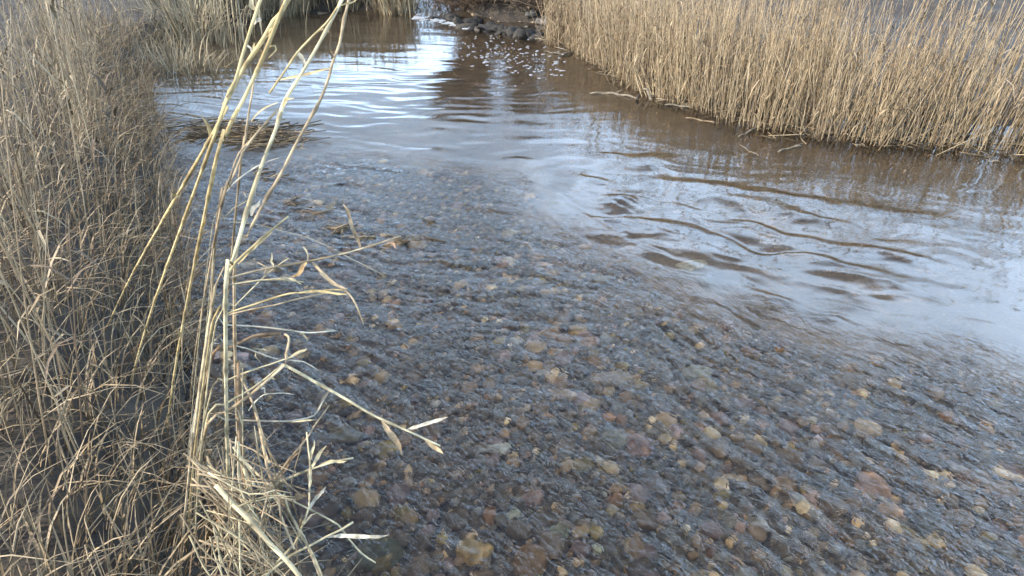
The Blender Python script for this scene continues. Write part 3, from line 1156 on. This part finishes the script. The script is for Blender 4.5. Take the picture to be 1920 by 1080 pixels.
# ------------------------------------------------------------------ sticks along the foot of the reeds
def px_path(pts, d0, d1):
    n = len(pts)
    return np.array([P(u, v, d0 + (d1 - d0) * i / max(1, n - 1)) for i, (u, v) in enumerate(pts)])


def on_water(pts, up=.012):
    out = []
    for u, v in pts:
        p = G(u, v, .11)
        p[2] = float(base_level(np.array([p[0]]), np.array([p[1]]))[0]) + .004 + up
        out.append(p)
    return np.array(out)


PALE, BROWN, DARK = np.array((.17, .14, .10)), np.array((.14, .10, .06)), np.array((.03, .024, .02))
STK = [([(1106, 184), (1135, 184), (1165, 188), (1194, 194)], .014, PALE * .85, 'pale driftwood stick floating left of the bent stake'),
       ([(1245, 207), (1270, 208), (1296, 213)], .010, PALE * .8, 'pale thin stick floating right of the bent stake under the reeds'),
       ([(1284, 231), (1310, 234), (1340, 240)], .007, BROWN * 1.2, 'brown twig floating in front of the reeds, right of the bent stake'),
       ([(1383, 263), (1410, 250), (1436, 234)], .007, PALE, 'pale broken reed slanting from the water at the right reed foot'),
       ([(1458, 288), (1480, 281), (1502, 278)], .009, PALE, 'pale straw floating off the right end of the reed bed'),
       ([(1385, 276), (1402, 284), (1422, 294)], .004, PALE * .9, 'thin pale twig drifting below the slanting broken reed'),
       ([(1021, 100), (1050, 106), (1076, 105)], .012, PALE * .6, 'grey stick lying on the water at the far end of the reeds'),
       ([(1048, 112), (1066, 109), (1078, 105)], .007, PALE * .5, 'small grey twig crossing the stick at the far end of the reeds'),
       ([(990, 73), (1010, 76), (1038, 80)], .012, PALE * .9, 'white stick at the waterline under the dark rock')]
for pts, r, c, lab in STK:
    m = MB()
    w = on_water(pts, r * .3)
    w = spline(w, step=.04)
    w[:, 2] += .006 * np.sin(np.arange(len(w)) * 1.3)
    m.tube(w, r * (.6 + .4 * np.sin(np.linspace(.3, 2.6, len(w)))), c, 6)
    if r > .008:
        k = len(w) // 2
        m.tube(np.array((w[k], w[k] + (.03, -.02, .03), w[k] + (.07, -.03, .05))), (r * .5, r * .35, r * .15), c * .9, 5)
    tag(m.build('stick', M_STRAW), lab, 'stick')
m = MB()
rng = np.random.default_rng(63)
for k in range(520):
    sp_ = rng.uniform(0, 8.2)
    e = right_edge_at(sp_) + right_norm(sp_) * rng.normal(-.12, .13)
    a = rng.normal(-.4, .8)
    L = rng.uniform(.06, .38)
    s_ = np.linspace(-.5, .5, 4)
    zb = float(base_level(np.array([e[0]]), np.array([e[1]]))[0])
    q = np.stack((e[0] + math.cos(a) * L * s_, e[1] + math.sin(a) * L * s_, zb + rng.uniform(-.004, .03) + rng.normal(0, .05) * s_), -1)
    m.tube(q, rng.uniform(.0015, .0045), STRAWS[rng.integers(7)] * rng.choice((.18, .3, .5, .9)), 3)
tag(m.build('reed_litter', M_REED), 'dark rotting reed litter lying along the waterline of the reed bed', 'reed litter', kind='stuff')
g = G(1222, 205, .07)
m = MB()
s0 = P(1222, 202, g[1] * CP + (CAM_H - .07) * SP)
d_ = s0[1] * CP + (CAM_H - s0[2]) * SP
pp = px_path([(1226, 215), (1223, 198), (1218, 180), (1213, 168), (1207, 168)], d_, d_)
m.tube(spline(pp, step=.02), .014, PALE * 1.15, 7)
o = m.build('bent_stake', M_STRAW)
tag(o, 'white bent stake poking from the water in front of the reeds', 'stake')
m = MB()
for pts in ([(1196, 225), (1193, 200), (1197, 180), (1200, 178)], [(1217, 228), (1222, 213), (1231, 208), (1238, 228)], [(1228, 222), (1236, 236), (1242, 224)]):
    m.tube(spline(px_path(pts, d_, d_ - .02), step=.02), .012, DARK, 6)
o = m.build('drowned_branch', M_TWIG)
tag(o, 'black wet branch twisting out of the water around the white bent stake', 'branch')
m = MB()
rng = np.random.default_rng(61)
for k in range(26):
    x0, x1 = 1225 + rng.normal(0, 7), 1240 + rng.normal(0, 22)
    m.tube(spline(px_path([(x0, 226), ((x0 + x1) / 2 + rng.normal(0, 3), 180), (x1 + rng.normal(0, 6), 130 + rng.uniform(-20, 25))], d_, d_ + .15), step=.06), .0045, STRAWS[rng.integers(7)] * .9, 4)
o = m.build('reed_clump', M_REED)
tag(o, 'small separate clump of reeds growing in the water behind the bent stake', 'reed clump')

# floating straw mats at the left of the pool
rng = np.random.default_rng(66)


def straw_mat(spots, n, lab, name='straw_mat', ln=(.12, .5), sp=(24, 7), lift=.06):
    m = MB()
    for _ in range(n):
        u, v = spots[rng.integers(len(spots))]
        p = G(u + rng.normal(0, sp[0]), v + rng.normal(0, sp[1]), .08)
        a = rng.normal(.15, .8)
        L = rng.uniform(*ln)
        s = np.linspace(-.5, .5, 4)
        q = np.stack((p[0] + math.cos(a) * L * s, p[1] + math.sin(a) * L * s, float(base_level(p[:1], p[1:2])[0]) + lift * rng.uniform(0, 1) ** 2 + rng.normal(0, .5) * lift * s + .3 * lift * (s * s)), -1)
        c = STRAWS[rng.integers(7)] * rng.choice((.2, .35, .5, .85))
        m.tube(q, rng.uniform(.002, .005), c, 3)
    return tag(m.build(name, M_REED), lab, 'straw')


straw_mat([(430, 246), (470, 244), (505, 250), (530, 254), (400, 246), (370, 244), (450, 262), (480, 266)], 220, 'mat of dead straw caught at the water surface behind the tall stalks')
straw_mat([(500, 318), (520, 325)], 18, 'small brown clump of straw stranded below the straw mat', ln=(.06, .2), sp=(10, 4), lift=.006)
straw_mat([(545, 372), (575, 380), (590, 388)], 22, 'brown weed clump snagged in the riffle right of the thick pale stalk', ln=(.05, .16), sp=(8, 4), lift=.006)
straw_mat([(640, 415), (680, 432), (740, 440), (780, 436), (800, 405)], 34, 'brown weed strands snagged in the riffle beyond the long slanting branch', ln=(.05, .16), sp=(12, 4), lift=.006)

m = MB()
x, y, z = refracted(1452, 676)
zz = float(base_level(np.array([x]), np.array([y]))[0]) - .008
for a, L, dz in ((.4, .05, .006), (1.7, .03, .012), (-1.1, .05, -.004)):
    s = np.linspace(0, 1, 5)
    m.blade(np.stack((x + math.cos(a) * L * s, y + math.sin(a) * L * s, zz + dz + .012 * np.sin(s * 3)), -1), np.array((.004, .012, .015, .010, .002)), (.12, .062, .022))
tag(m.build('fallen_leaf', M_LEAF), 'orange brown dead leaf half sunk in the riffle at the right', 'leaf')

# ------------------------------------------------------------------ left bank: traced stalks and stems
YEL, CREAM, TAN, BRN, WHT = np.array((.47, .36, .18)), np.array((.49, .405, .245)), np.array((.36, .27, .165)), np.array((.20, .135, .08)), np.array((.45, .405, .31))


def stalk(name, cat, label, pts, d, w, col, root=None, leaves=(), nodes=True, group=None, top=None):
    """stem traced through photo pixels at its own depth, rooted in the left bank, with leaf blades as parts"""
    p = px_path(pts, d[0], d[1])
    if root is not None and root[0] > 100:
        gq = G(root[0], root[1], .32)
        root = (gq[0], gq[1])
    if root is not None:
        rz = tz1(*root) - .04
        r0 = np.array((root[0], root[1], rz))
        mid = p[0] * .5 + r0 * .5 + np.array((-.005, 0, .008))
        p = np.vstack((r0, mid, p))
    if top is not None:
        p = np.vstack((p, px_path(top, d[1], d[1])))
    c = spline(p, step=.025)
    n = len(c)
    t = np.linspace(0, 1, n)
    dm = .5 * (d[0] + d[1])
    rad = (w[0] + (w[1] - w[0]) * t) * .37 / FPX * dm
    cc = col[None] * (1 + .10 * np.sin(t * 13 + len(pts)))[:, None]
    m = MB()
    if nodes:
        for k in range(5, n - 2, 9):
            rad[k] *= 1.5
            cc[k] *= .5
            cc[k + 1] *= .8
    m.tube(c, rad, cc, 7)
    o = m.build(name, M_STRAW)
    tag(o, label, cat, group)
    if nodes and n > 24:
        srng = np.random.default_rng(n * 31 + len(pts))
        for k in range(5, n - 10, 9):
            if srng.uniform() < .35:
                continue
            e = k + int(srng.integers(4, 8))
            ms = MB()
            sp_ = c[k:e]
            rr_ = rad[k:e] * np.linspace(1.32, 1.12, e - k)
            rr_[0] = rad[k + 1] * 1.25
            ms.tube(sp_, rr_, col * srng.choice((.62, .8, 1.15)) * np.array((1, .96, .9)), 7)
            if srng.uniform() < .5:
                tip = sp_[-1] + (sp_[-1] - sp_[-2]) * srng.uniform(.6, 1.6) + srng.normal(0, .012, 3)
                ms.blade(np.stack((sp_[-2], sp_[-1] + (tip - sp_[-1]) * .4, tip)), np.array((1.6, 1.4, .2)) * rad[k], col * .9)
            ms.build('sheath', M_STRAW, o)
    for lp, ld, lw, lc in leaves:
        q = spline(px_path(lp, ld[0], ld[1]), step=.012)
        s = np.linspace(0, 1, len(q))
        lr = np.random.default_rng(int(abs(lp[0][0] * 13 + lp[0][1])))
        ph = lr.uniform(0, 6.28, 3)
        q = q + (.004 * np.sin(s[:, None] * np.array((7, 5, 6)) + ph) * s[:, None])
        lw = lw * .85
        ww = (1 + .18 * np.sin(s * 23 + ph[0]) + .12 * np.sin(s * 51 + ph[1])) * lw / FPX * .5 * (ld[0] + ld[1]) * np.clip(np.sin(np.clip(s * .93 + .07, 0, 1) * math.pi) ** .6, .12, 1)
        ml = MB()
        vdir = np.array((0, CP, -SP))
        ml.blade(q, ww, lc, up=-vdir + np.array((.2, 0, .3)), fold=.5)
        ml.build('leaf', M_LEAF, o)
    return o


def lf(pts, d, w=6, c=TAN):
    return (pts, (d, d) if np.isscalar(d) else d, w, c)


K = 'reed stalk'
stalk('reed_stalk', K, 'thickest tall reed stalk, pale cream, leaning right, with a white leaf stub',
      [(423, 535), (434, 495), (448, 450), (462, 399), (476, 354), (493, 304), (507, 268), (518, 240), (530, 200), (541, 177), (564, 141), (589, 98), (614, 53), (642, 0)],
      (.95, 1.02), (14, 7), CREAM, (380, 860), [lf([(471, 405), (476, 391), (487, 372)], .95, 8, WHT), lf([(530, 200), (538, 185), (548, 180)], .97, 8, YEL)],
      top=[(675, -60), (700, -120)])
stalk('reed_stalk', K, 'slender tan reed stalk furthest right of the tall ones, brown tuft low on it',
      [(440, 490), (462, 444), (479, 411), (502, 368), (527, 326), (552, 276), (580, 225), (600, 189), (617, 144), (625, 113), (637, 82), (645, 37), (654, 0)],
      (1.05, 1.12), (9, 7), TAN * 1.1, (402, 800), [lf([(552, 276), (566, 272), (579, 262)], 1.08, 5, BRN), lf([(552, 272), (560, 282), (575, 277)], 1.08, 4, TAN),
                                                 lf([(625, 113), (622, 104), (624, 98)], 1.1, 6, BRN), lf([(620, 128), (590, 134), (561, 141), (535, 151), (520, 153)], 1.1, 6, YEL)],
      top=[(660, -50), (672, -130)])
stalk('reed_stalk', K, 'straight thin yellow reed stalk leaning right with a bleached fork at its top',
      [(404, 250), (420, 194), (441, 152), (454, 107), (473, 45), (488, 0)], (.9, .92), (9, 8), YEL * 1.05, (205, 640),
      [lf([(482, 20), (472, 8), (465, -8)], .92, 9, CREAM), lf([(473, 45), (482, 38), (491, 40)], .92, 9, WHT)], top=[(498, -40), (510, -100)])
stalk('reed_stalk', K, 'golden yellow reed stalk crossing another at a knotted yellow joint',
      [(405, 300), (420, 261), (426, 248), (437, 222), (457, 186), (474, 150), (481, 135), (499, 93), (518, 45), (532, 10)], (.97, 1.0), (8, 9), YEL, (262, 700),
      [lf([(499, 93), (515, 84), (508, 114)], 1.0, 5, YEL)], top=[(545, -20), (560, -90)])
stalk('reed_stalk', K, 'yellow reed stalk with short spiky side twigs, running beside the knotted joint',
      [(400, 250), (420, 203), (450, 141), (473, 104), (496, 70), (512, 40), (528, 22), (540, 0)], (1.0, 1.04), (7, 9), YEL * .95, (170, 560),
      [lf([(473, 104), (468, 92), (463, 82)], 1.02, 5, WHT), lf([(476, 100), (475, 88), (474, 79)], 1.02, 4, YEL), lf([(478, 102), (486, 95), (494, 88)], 1.02, 4, YEL),
       lf([(496, 70), (503, 62), (508, 56)], 1.02, 9, YEL)], top=[(556, -50), (580, -110)])
stalk('reed_stalk', K, 'thin yellow branch reed with a bleached curled leaf halfway, between the two rightmost stalks',
      [(505, 175), (521, 152), (540, 125), (558, 98), (575, 79), (592, 62), (610, 45), (628, 22), (637, 3)], (.99, 1.02), (5, 5), YEL * 1.05, None,
      [lf([(556, 96), (565, 108), (568, 130)], 1.03, 9, WHT), lf([(592, 62), (604, 56), (617, 56)], 1.04, 5, YEL), lf([(640, 10), (655, 5), (672, -4)], 1.05, 6, YEL)], top=[(645, -20)])
stalk('reed_stalk', K, 'short thin reed stalk with a ragged joint, behind the thickest pale stalk',
      [(452, 300), (459, 270), (462, 245), (468, 203), (473, 174), (476, 152)], (1.15, 1.15), (6, 5), TAN, (372, 620),
      [lf([(459, 275), (455, 262), (460, 255)], 1.15, 7, BRN), lf([(459, 270), (470, 265), (474, 252)], 1.15, 5, BRN)])
stalk('reed_stalk', K, 'brownish reed stalk behind the golden one, ending at a leaf joint',
      [(415, 385), (430, 350), (450, 300), (462, 275), (490, 240), (522, 205)], (1.0, 1.05), (7, 6), TAN * .95, (305, 640),
      [lf([(522, 192), (498, 202), (480, 215), (468, 228)], 1.05, 4, CREAM)])
stalk('reed_stalk', K, 'brown bundle of two thin stems leaning beside the thickest pale stalk',
      [(408, 400), (423, 362), (434, 325), (448, 288), (470, 262)], (1.08, 1.12), (8, 5), TAN * .8, (330, 760), [lf([(423, 362), (440, 340), (476, 318), (524, 294)], (1.08, 1.12), 3, WHT)])
stalk('reed_stalk', K, 'bundled golden leaf stem branching right from the foot of the thick pale stalk',
      [(424, 520), (442, 492), (476, 461), (513, 428), (541, 405)], (.96, 1.0), (8, 4), YEL * .9, None, [lf([(446, 495), (480, 462), (512, 434)], .98, 5, YEL)])

S_ = 'dry stem'
stalk('dry_stalk', S_, 'long slanting straw branch over the riffle, bearing an upright brown leaf',
      [(405, 535), (431, 521), (476, 509), (513, 501), (578, 490), (634, 478), (696, 461), (752, 442)], (1.02, 1.15), (8, 4), TAN * 1.15, (-.88, 1.0),
      [lf([(675, 464), (670, 445), (659, 419), (650, 398), (641, 381)], 1.12, 9, TAN * .95), lf([(575, 492), (563, 506), (547, 523)], 1.08, 10, np.array((.42, .27, .13))),
       lf([(727, 453), (736, 458), (745, 465)], 1.13, 6, np.array((.45, .28, .18))), lf([(577, 488), (575, 470), (564, 458)], 1.08, 3, CREAM),
       lf([(513, 500), (510, 488), (507, 477)], 1.05, 4, CREAM), lf([(495, 515), (496, 500), (482, 489)], 1.05, 3, TAN)])
stalk('dry_stalk', S_, 'drooping straw leaf stem hanging from the slanting branch down to a hooked tip',
      [(586, 492), (611, 518), (634, 535), (654, 550), (668, 572), (676, 592), (682, 607)], (1.1, 1.12), (7, 3), TAN * 1.15, None, [lf([(586, 492), (605, 512), (634, 536), (650, 548)], 1.1, 9, TAN * 1.1)])
stalk('dry_stalk', S_, 'arched straw stem from the left bank to the hooked hanging tip, upper of two',
      [(400, 600), (425, 588), (470, 573), (510, 560), (545, 550), (589, 548), (622, 543), (650, 545)], (1.12, 1.12), (5, 5), YEL * .85, (-.95, 1.15), [lf([(560, 549), (610, 545), (655, 553)], 1.11, 6, YEL)])
stalk('dry_stalk', S_, 'arched straw stem from the left bank, lower of two below the slanting branch',
      [(398, 608), (420, 594), (470, 580), (510, 573), (560, 560), (600, 552), (617, 547)], (1.16, 1.14), (5, 4), TAN * 1.1, (-.97, 1.2))
stalk('dry_stalk', S_, 'pale twig forking up through the slanting branch from the lower left',
      [(405, 605), (440, 574), (485, 529), (513, 504), (541, 484)], (1.06, 1.1), (5, 3), CREAM, (-.9, 1.1))
stalk('dry_stalk', S_, 'short pale level straw just under the slanting branch',
      [(402, 540), (426, 535), (490, 525), (533, 525), (569, 529)], (1.06, 1.1), (4, 4), CREAM * .95, (-.92, 1.08), [lf([(500, 524), (540, 523), (570, 530)], 1.1, 5, CREAM)])
stalk('grass_thread', 'grass thread', 'hair thin pale grass thread stretching far right across the slanting branch',
      [(400, 414), (420, 416), (471, 419), (518, 430), (589, 450), (645, 478), (701, 506), (721, 518)], (1.2, 1.35), (2.2, 1.4), CREAM * .8, (-1.05, 1.35), nodes=False)
stalk('grass_thread', 'grass thread', 'short pale curved grass thread beside the thick stalk, above the hair thin one',
      [(405, 430), (420, 411), (437, 391), (462, 377), (458, 362)], (1.1, 1.12), (2.4, 2), CREAM * .8, (-.96, 1.2), nodes=False)
stalk('dry_stalk', S_, 'whitish straw lying level over the water at the left with a forked right end',
      [(398, 606), (420, 609), (490, 613), (547, 620), (578, 624), (611, 622), (628, 620)], (1.3, 1.4), (5, 4), WHT, (-1.08, 1.42), [lf([(563, 621), (570, 628), (576, 636)], 1.37, 4, CREAM), lf([(605, 622), (615, 618), (629, 620)], 1.4, 5, WHT)])
stalk('dry_stalk', S_, 'thin bowed whitish straw ending in a twisted tip near the bent stem joint',
      [(398, 643), (420, 644), (462, 653), (502, 668), (530, 675), (569, 678), (597, 695)], (1.32, 1.42), (4, 3), WHT * .9, (-1.1, 1.45), [lf([(478, 660), (480, 668), (484, 679)], 1.36, 3, CREAM), lf([(474, 652), (490, 656), (502, 655)], 1.36, 3, CREAM)])
stalk('dry_stalk', S_, 'thin straw rising to the right past the bent stem joint',
      [(400, 722), (420, 715), (462, 698), (504, 684), (533, 674), (560, 664), (575, 654)], (1.3, 1.38), (4, 4), CREAM * .85, (-1.05, 1.4), [lf([(545, 668), (562, 660), (575, 653)], 1.37, 5, CREAM)])
stalk('dry_stalk', S_, 'brown curved leaf stem lying under the whitish level straw',
      [(400, 663), (420, 656), (442, 647), (476, 630), (500, 627), (527, 625)], (1.34, 1.4), (5, 8), BRN * 1.1, (-1.1, 1.5), [lf([(470, 632), (500, 629), (530, 624)], 1.4, 9, BRN * 1.25)])
stalk('bent_stalk', S_, 'thick bent stem rising from the left and broken upward at a sharp joint',
      [(390, 795), (420, 774), (443, 760), (490, 723), (533, 684), (537, 664), (542, 639), (540, 630), (534, 627)], (1.28, 1.36), (9, 6), TAN * 1.1, (-1.02, 1.35), [lf([(494, 724), (500, 712), (513, 708)], 1.32, 5, CREAM)])
stalk('dry_stalk', S_, 'straw stem running up alongside the thick bent stem to its joint',
      [(392, 774), (420, 759), (462, 735), (495, 712), (531, 682)], (1.26, 1.34), (6, 5), CREAM * .9, (-1.0, 1.32))
stalk('dry_stalk', S_, 'long fallen stem slanting down from the sharp joint over the water, three leaves on it',
      [(533, 684), (561, 699), (589, 715), (645, 746), (701, 779), (758, 805), (795, 822), (825, 836)], (1.36, 1.46), (8, 5), CREAM, None,
      [lf([(762, 806), (800, 793), (825, 790), (842, 785)], 1.44, 8, WHT), lf([(716, 789), (730, 810), (742, 830), (755, 851)], 1.42, 12, np.array((.38, .275, .165))),
       lf([(797, 824), (812, 836), (828, 851)], 1.45, 11, np.array((.40, .29, .17)))])
stalk('dry_stalk', S_, 'pale straw lying level at the left with a bent brown tip pointing up right',
      [(396, 785), (420, 786), (476, 789), (533, 790), (560, 787), (589, 779), (603, 757), (617, 733)], (1.3, 1.42), (4.5, 4), WHT * .9, (-1.04, 1.4), [lf([(588, 780), (603, 757), (617, 733)], 1.41, 6, TAN * .8), lf([(533, 790), (565, 789), (597, 787)], 1.4, 4, CREAM)])
stalk('dry_stalk', S_, 'tiny white forked straw just right of the upright brown stems',
      [(466, 770), (480, 752), (495, 740), (512, 738), (533, 737), (551, 740)], (1.34, 1.36), (4, 3), WHT, None, [lf([(497, 739), (494, 730), (488, 722)], 1.34, 4, WHT)])
stalk('dry_stalk', S_, 'straight brown stem slanting up right out of the straw tangle',
      [(498, 920), (507, 908), (544, 860), (578, 818), (589, 799), (606, 776), (617, 760)], (1.3, 1.42), (6, 4), TAN * .9, None, [lf([(510, 905), (535, 880), (565, 842)], 1.32, 5, BRN)])
stalk('dry_stalk', S_, 'thick upright brown stem standing at the left above the tangle',
      [(458, 925), (455, 880), (451, 844), (448, 790), (448, 730), (447, 675)], (1.32, 1.3), (11, 9), BRN * 1.1, (-.93, 1.2))
stalk('dry_stalk', S_, 'thin upright pale stem just right of the thick brown one',
      [(459, 920), (456, 860), (455, 800), (455, 740), (455, 690)], (1.3, 1.28), (4, 3), CREAM * .8, (-.91, 1.2))
stalk('dry_stalk', S_, 'golden tan stem curving from the upright ones into the heart of the tangle',
      [(440, 690), (458, 720), (473, 754), (485, 793), (495, 844), (504, 889), (516, 911), (538, 956), (569, 1007), (600, 1080)], (1.36, 1.22), (6, 7), TAN, None)
stalk('dry_stalk', S_, 'upright cream stem in the lower tangle with forked leaves at its top',
      [(470, 1110), (499, 1080), (527, 1046), (552, 1021), (566, 987), (579, 951), (580, 917), (582, 875), (578, 840), (575, 810)], (1.15, 1.3), (9, 4), CREAM * .95, (-.62, .98),
      [lf([(583, 862), (586, 845), (589, 827)], 1.28, 5, CREAM), lf([(586, 876), (594, 858), (611, 837)], 1.28, 8, CREAM), lf([(580, 955), (594, 931), (604, 920), (615, 914)], 1.25, 8, WHT),
       lf([(580, 915), (582, 890), (585, 868)], 1.27, 9, CREAM)])
stalk('dry_stalk', S_, 'straight cream straw leaving the tangle and passing the upright stem with forked leaves',
      [(505, 912), (516, 908), (547, 894), (583, 880), (617, 869), (645, 862), (662, 859)], (1.28, 1.36), (6, 5), CREAM * .9, None, [lf([(590, 878), (620, 867), (652, 860)], 1.34, 7, CREAM)])
stalk('dry_stalk', S_, 'cut straw stem with a long white leaf pointing right near the bottom',
      [(480, 1096), (504, 1074), (547, 1041), (580, 1024), (611, 1007), (640, 993), (662, 979)], (1.14, 1.24), (7, 6), CREAM * .8, (-.60, 1.0), [lf([(614, 1007), (640, 1005), (665, 1006), (701, 1004), (727, 1001)], 1.22, 9, WHT)])
stalk('dry_stalk', S_, 'crooked pale straw reaching furthest right into the water at the bottom',
      [(520, 925), (541, 936), (572, 951), (603, 967), (634, 984), (654, 1010), (679, 1038), (704, 1055)], (1.22, 1.36), (5, 4), CREAM * .95, None)
stalk('dry_stalk', S_, 'thick pale cane slanting down right across the lower left tangle',
      [(405, 910), (437, 945), (476, 984), (504, 1018), (533, 1046), (561, 1080)], (1.16, 1.12), (13, 11), CREAM * .9, None, top=[(585, 1110)])
stalk('dry_stalk', S_, 'broken cane with a snapped stub pointing up right in the lower tangle',
      [(496, 990), (482, 976), (468, 962), (458, 946), (451, 931), (462, 918), (476, 905)], (1.18, 1.2), (8, 7), CREAM * .85, None)
stalk('dry_stalk', S_, 'short level straw across the middle of the tangle',
      [(465, 943), (504, 934), (533, 928)], (1.17, 1.2), (4, 4), CREAM, None)
stalk('dry_stalk', S_, 'thin upright straw along the far left of the tangle',
      [(431, 967), (437, 889), (443, 818)], (1.16, 1.18), (4, 3), CREAM * .9, None)
stalk('dry_stalk', S_, 'curved tan straw sagging right from the thick upright stem towards the tangle',
      [(430, 826), (445, 832), (476, 844), (513, 869), (555, 886)], (1.28, 1.3), (4, 3.5), TAN * 1.1, None)
stalk('dry_stalk', S_, 'long tan straw running down through the tangle from the thick upright stem',
      [(451, 858), (485, 891), (513, 920), (527, 967), (538, 996), (552, 1030)], (1.25, 1.16), (6, 5), TAN * 1.1, None)
stalk('dry_stalk', S_, 'cream brown straw slanting to the bottom right of the golden tan stem',
      [(533, 922), (541, 956), (569, 1010), (586, 1038), (606, 1085)], (1.24, 1.14), (5, 6), CREAM * .7, None)

# random short straws that fill the tangle
rng = np.random.default_rng(77)
for k in range(95):
    u0 = 418 + abs(rng.normal(0, 52))
    v0 = rng.uniform(880, 1080)
    a = rng.normal(.95, .5)
    L = rng.uniform(70, 230)
    d = rng.uniform(1.12, 1.26)
    u1, v1 = u0 - math.cos(a) * L * .5, v0 - math.sin(a) * L * .5
    u2, v2 = u0 + math.cos(a) * L * .5, v0 + math.sin(a) * L * .5
    if max(u1, u2) > 590:
        continue
    stalk('straw', 'straw', 'short broken straw lying in the tangle at the lower left bank', [(u1, v1), (u0 + rng.normal(0, 10), v0 + rng.normal(0, 10)), (u2, v2)],
          (d, d + rng.normal(0, .04)), (rng.uniform(2.5, 6), rng.uniform(2, 3.5)), (TAN if k % 3 else CREAM) * rng.uniform(.35, .95), None, nodes=False,
          group='straws in the tangle')

# dry grass covering the left bank
m = MB()
rng = np.random.default_rng(88)
LE = np.array([(-.2, .42), (-.5, .75), (-.68, 1.05), (-.98, 1.42), (-1.32, 2.0), (-1.85, 2.9), (-2.5, 4.2), (-3.3, 5.6), (-4.2, 7.2), (-4.7, 9.0)])
LES = spline(np.column_stack((LE, np.zeros(len(LE)))), step=.05)[:, :2]
nseg = len(LES)
for k in range(5200):
    f = rng.uniform(0, 1) ** 1.5
    i = min(int(f * (nseg - 1)), nseg - 2)
    e = LES[i]
    t = LES[i + 1] - LES[i]
    t /= np.linalg.norm(t)
    nrm = np.array((-t[1], t[0]))
    near = f < .22
    off = rng.gamma(1.6, .28) - .02
    if k % 11 == 0 and not near:
        off = -.05
    b = e + nrm * off + rng.normal(0, .02, 2)
    z = tz1(b[0], b[1])
    L = rng.uniform(.18, .5) * (1 if near else 1.25)
    out = rng.uniform(.1, .9)
    a = math.atan2(-nrm[1], -nrm[0]) + rng.normal(0, .9)
    s = np.linspace(0, 1, 5)
    p = np.stack((b[0] + math.cos(a) * L * out * s ** 1.3, b[1] + math.sin(a) * L * out * s ** 1.3, z - .03 + L * s * .9 - L * out * .8 * s ** 2.2), -1)
    c = STRAWS[rng.integers(7)] * rng.choice((.45, .7, .9, 1.05))
    if rng.uniform() < .5:
        m.blade(p, np.array((.7, 1, .8, .5, .05)) * rng.uniform(.004, .009), c)
    else:
        m.tube(p, rng.uniform(.0012, .003) * np.array((1, 1, .9, .7, .4)), c, 3)
tag(m.build('dry_grass', M_REED), 'dead straw coloured grass covering the left bank', 'dry grass', kind='stuff')

# upright reeds further back on the left bank
m = MB()
for k in range(520):
    f = rng.uniform(.12, 1)
    i = min(int(f * (nseg - 1)), nseg - 2)
    e = LES[i]
    t = LES[i + 1] - LES[i]
    t /= np.linalg.norm(t)
    nrm = np.array((-t[1], t[0]))
    b = e + nrm * (.25 + rng.gamma(1.5, .35))
    add_reed(m, (b[0], b[1], tz1(b[0], b[1]) - .04), rng.uniform(.6, 1.15), rng.normal(0, .1, 2) + (.08, 0), rng.uniform(.0022, .004), rng, 4, 2, k % 9 == 0)
tag(m.build('reed_stand', M_REED), 'stand of dry reeds growing on the left bank', 'reeds', kind='stuff')
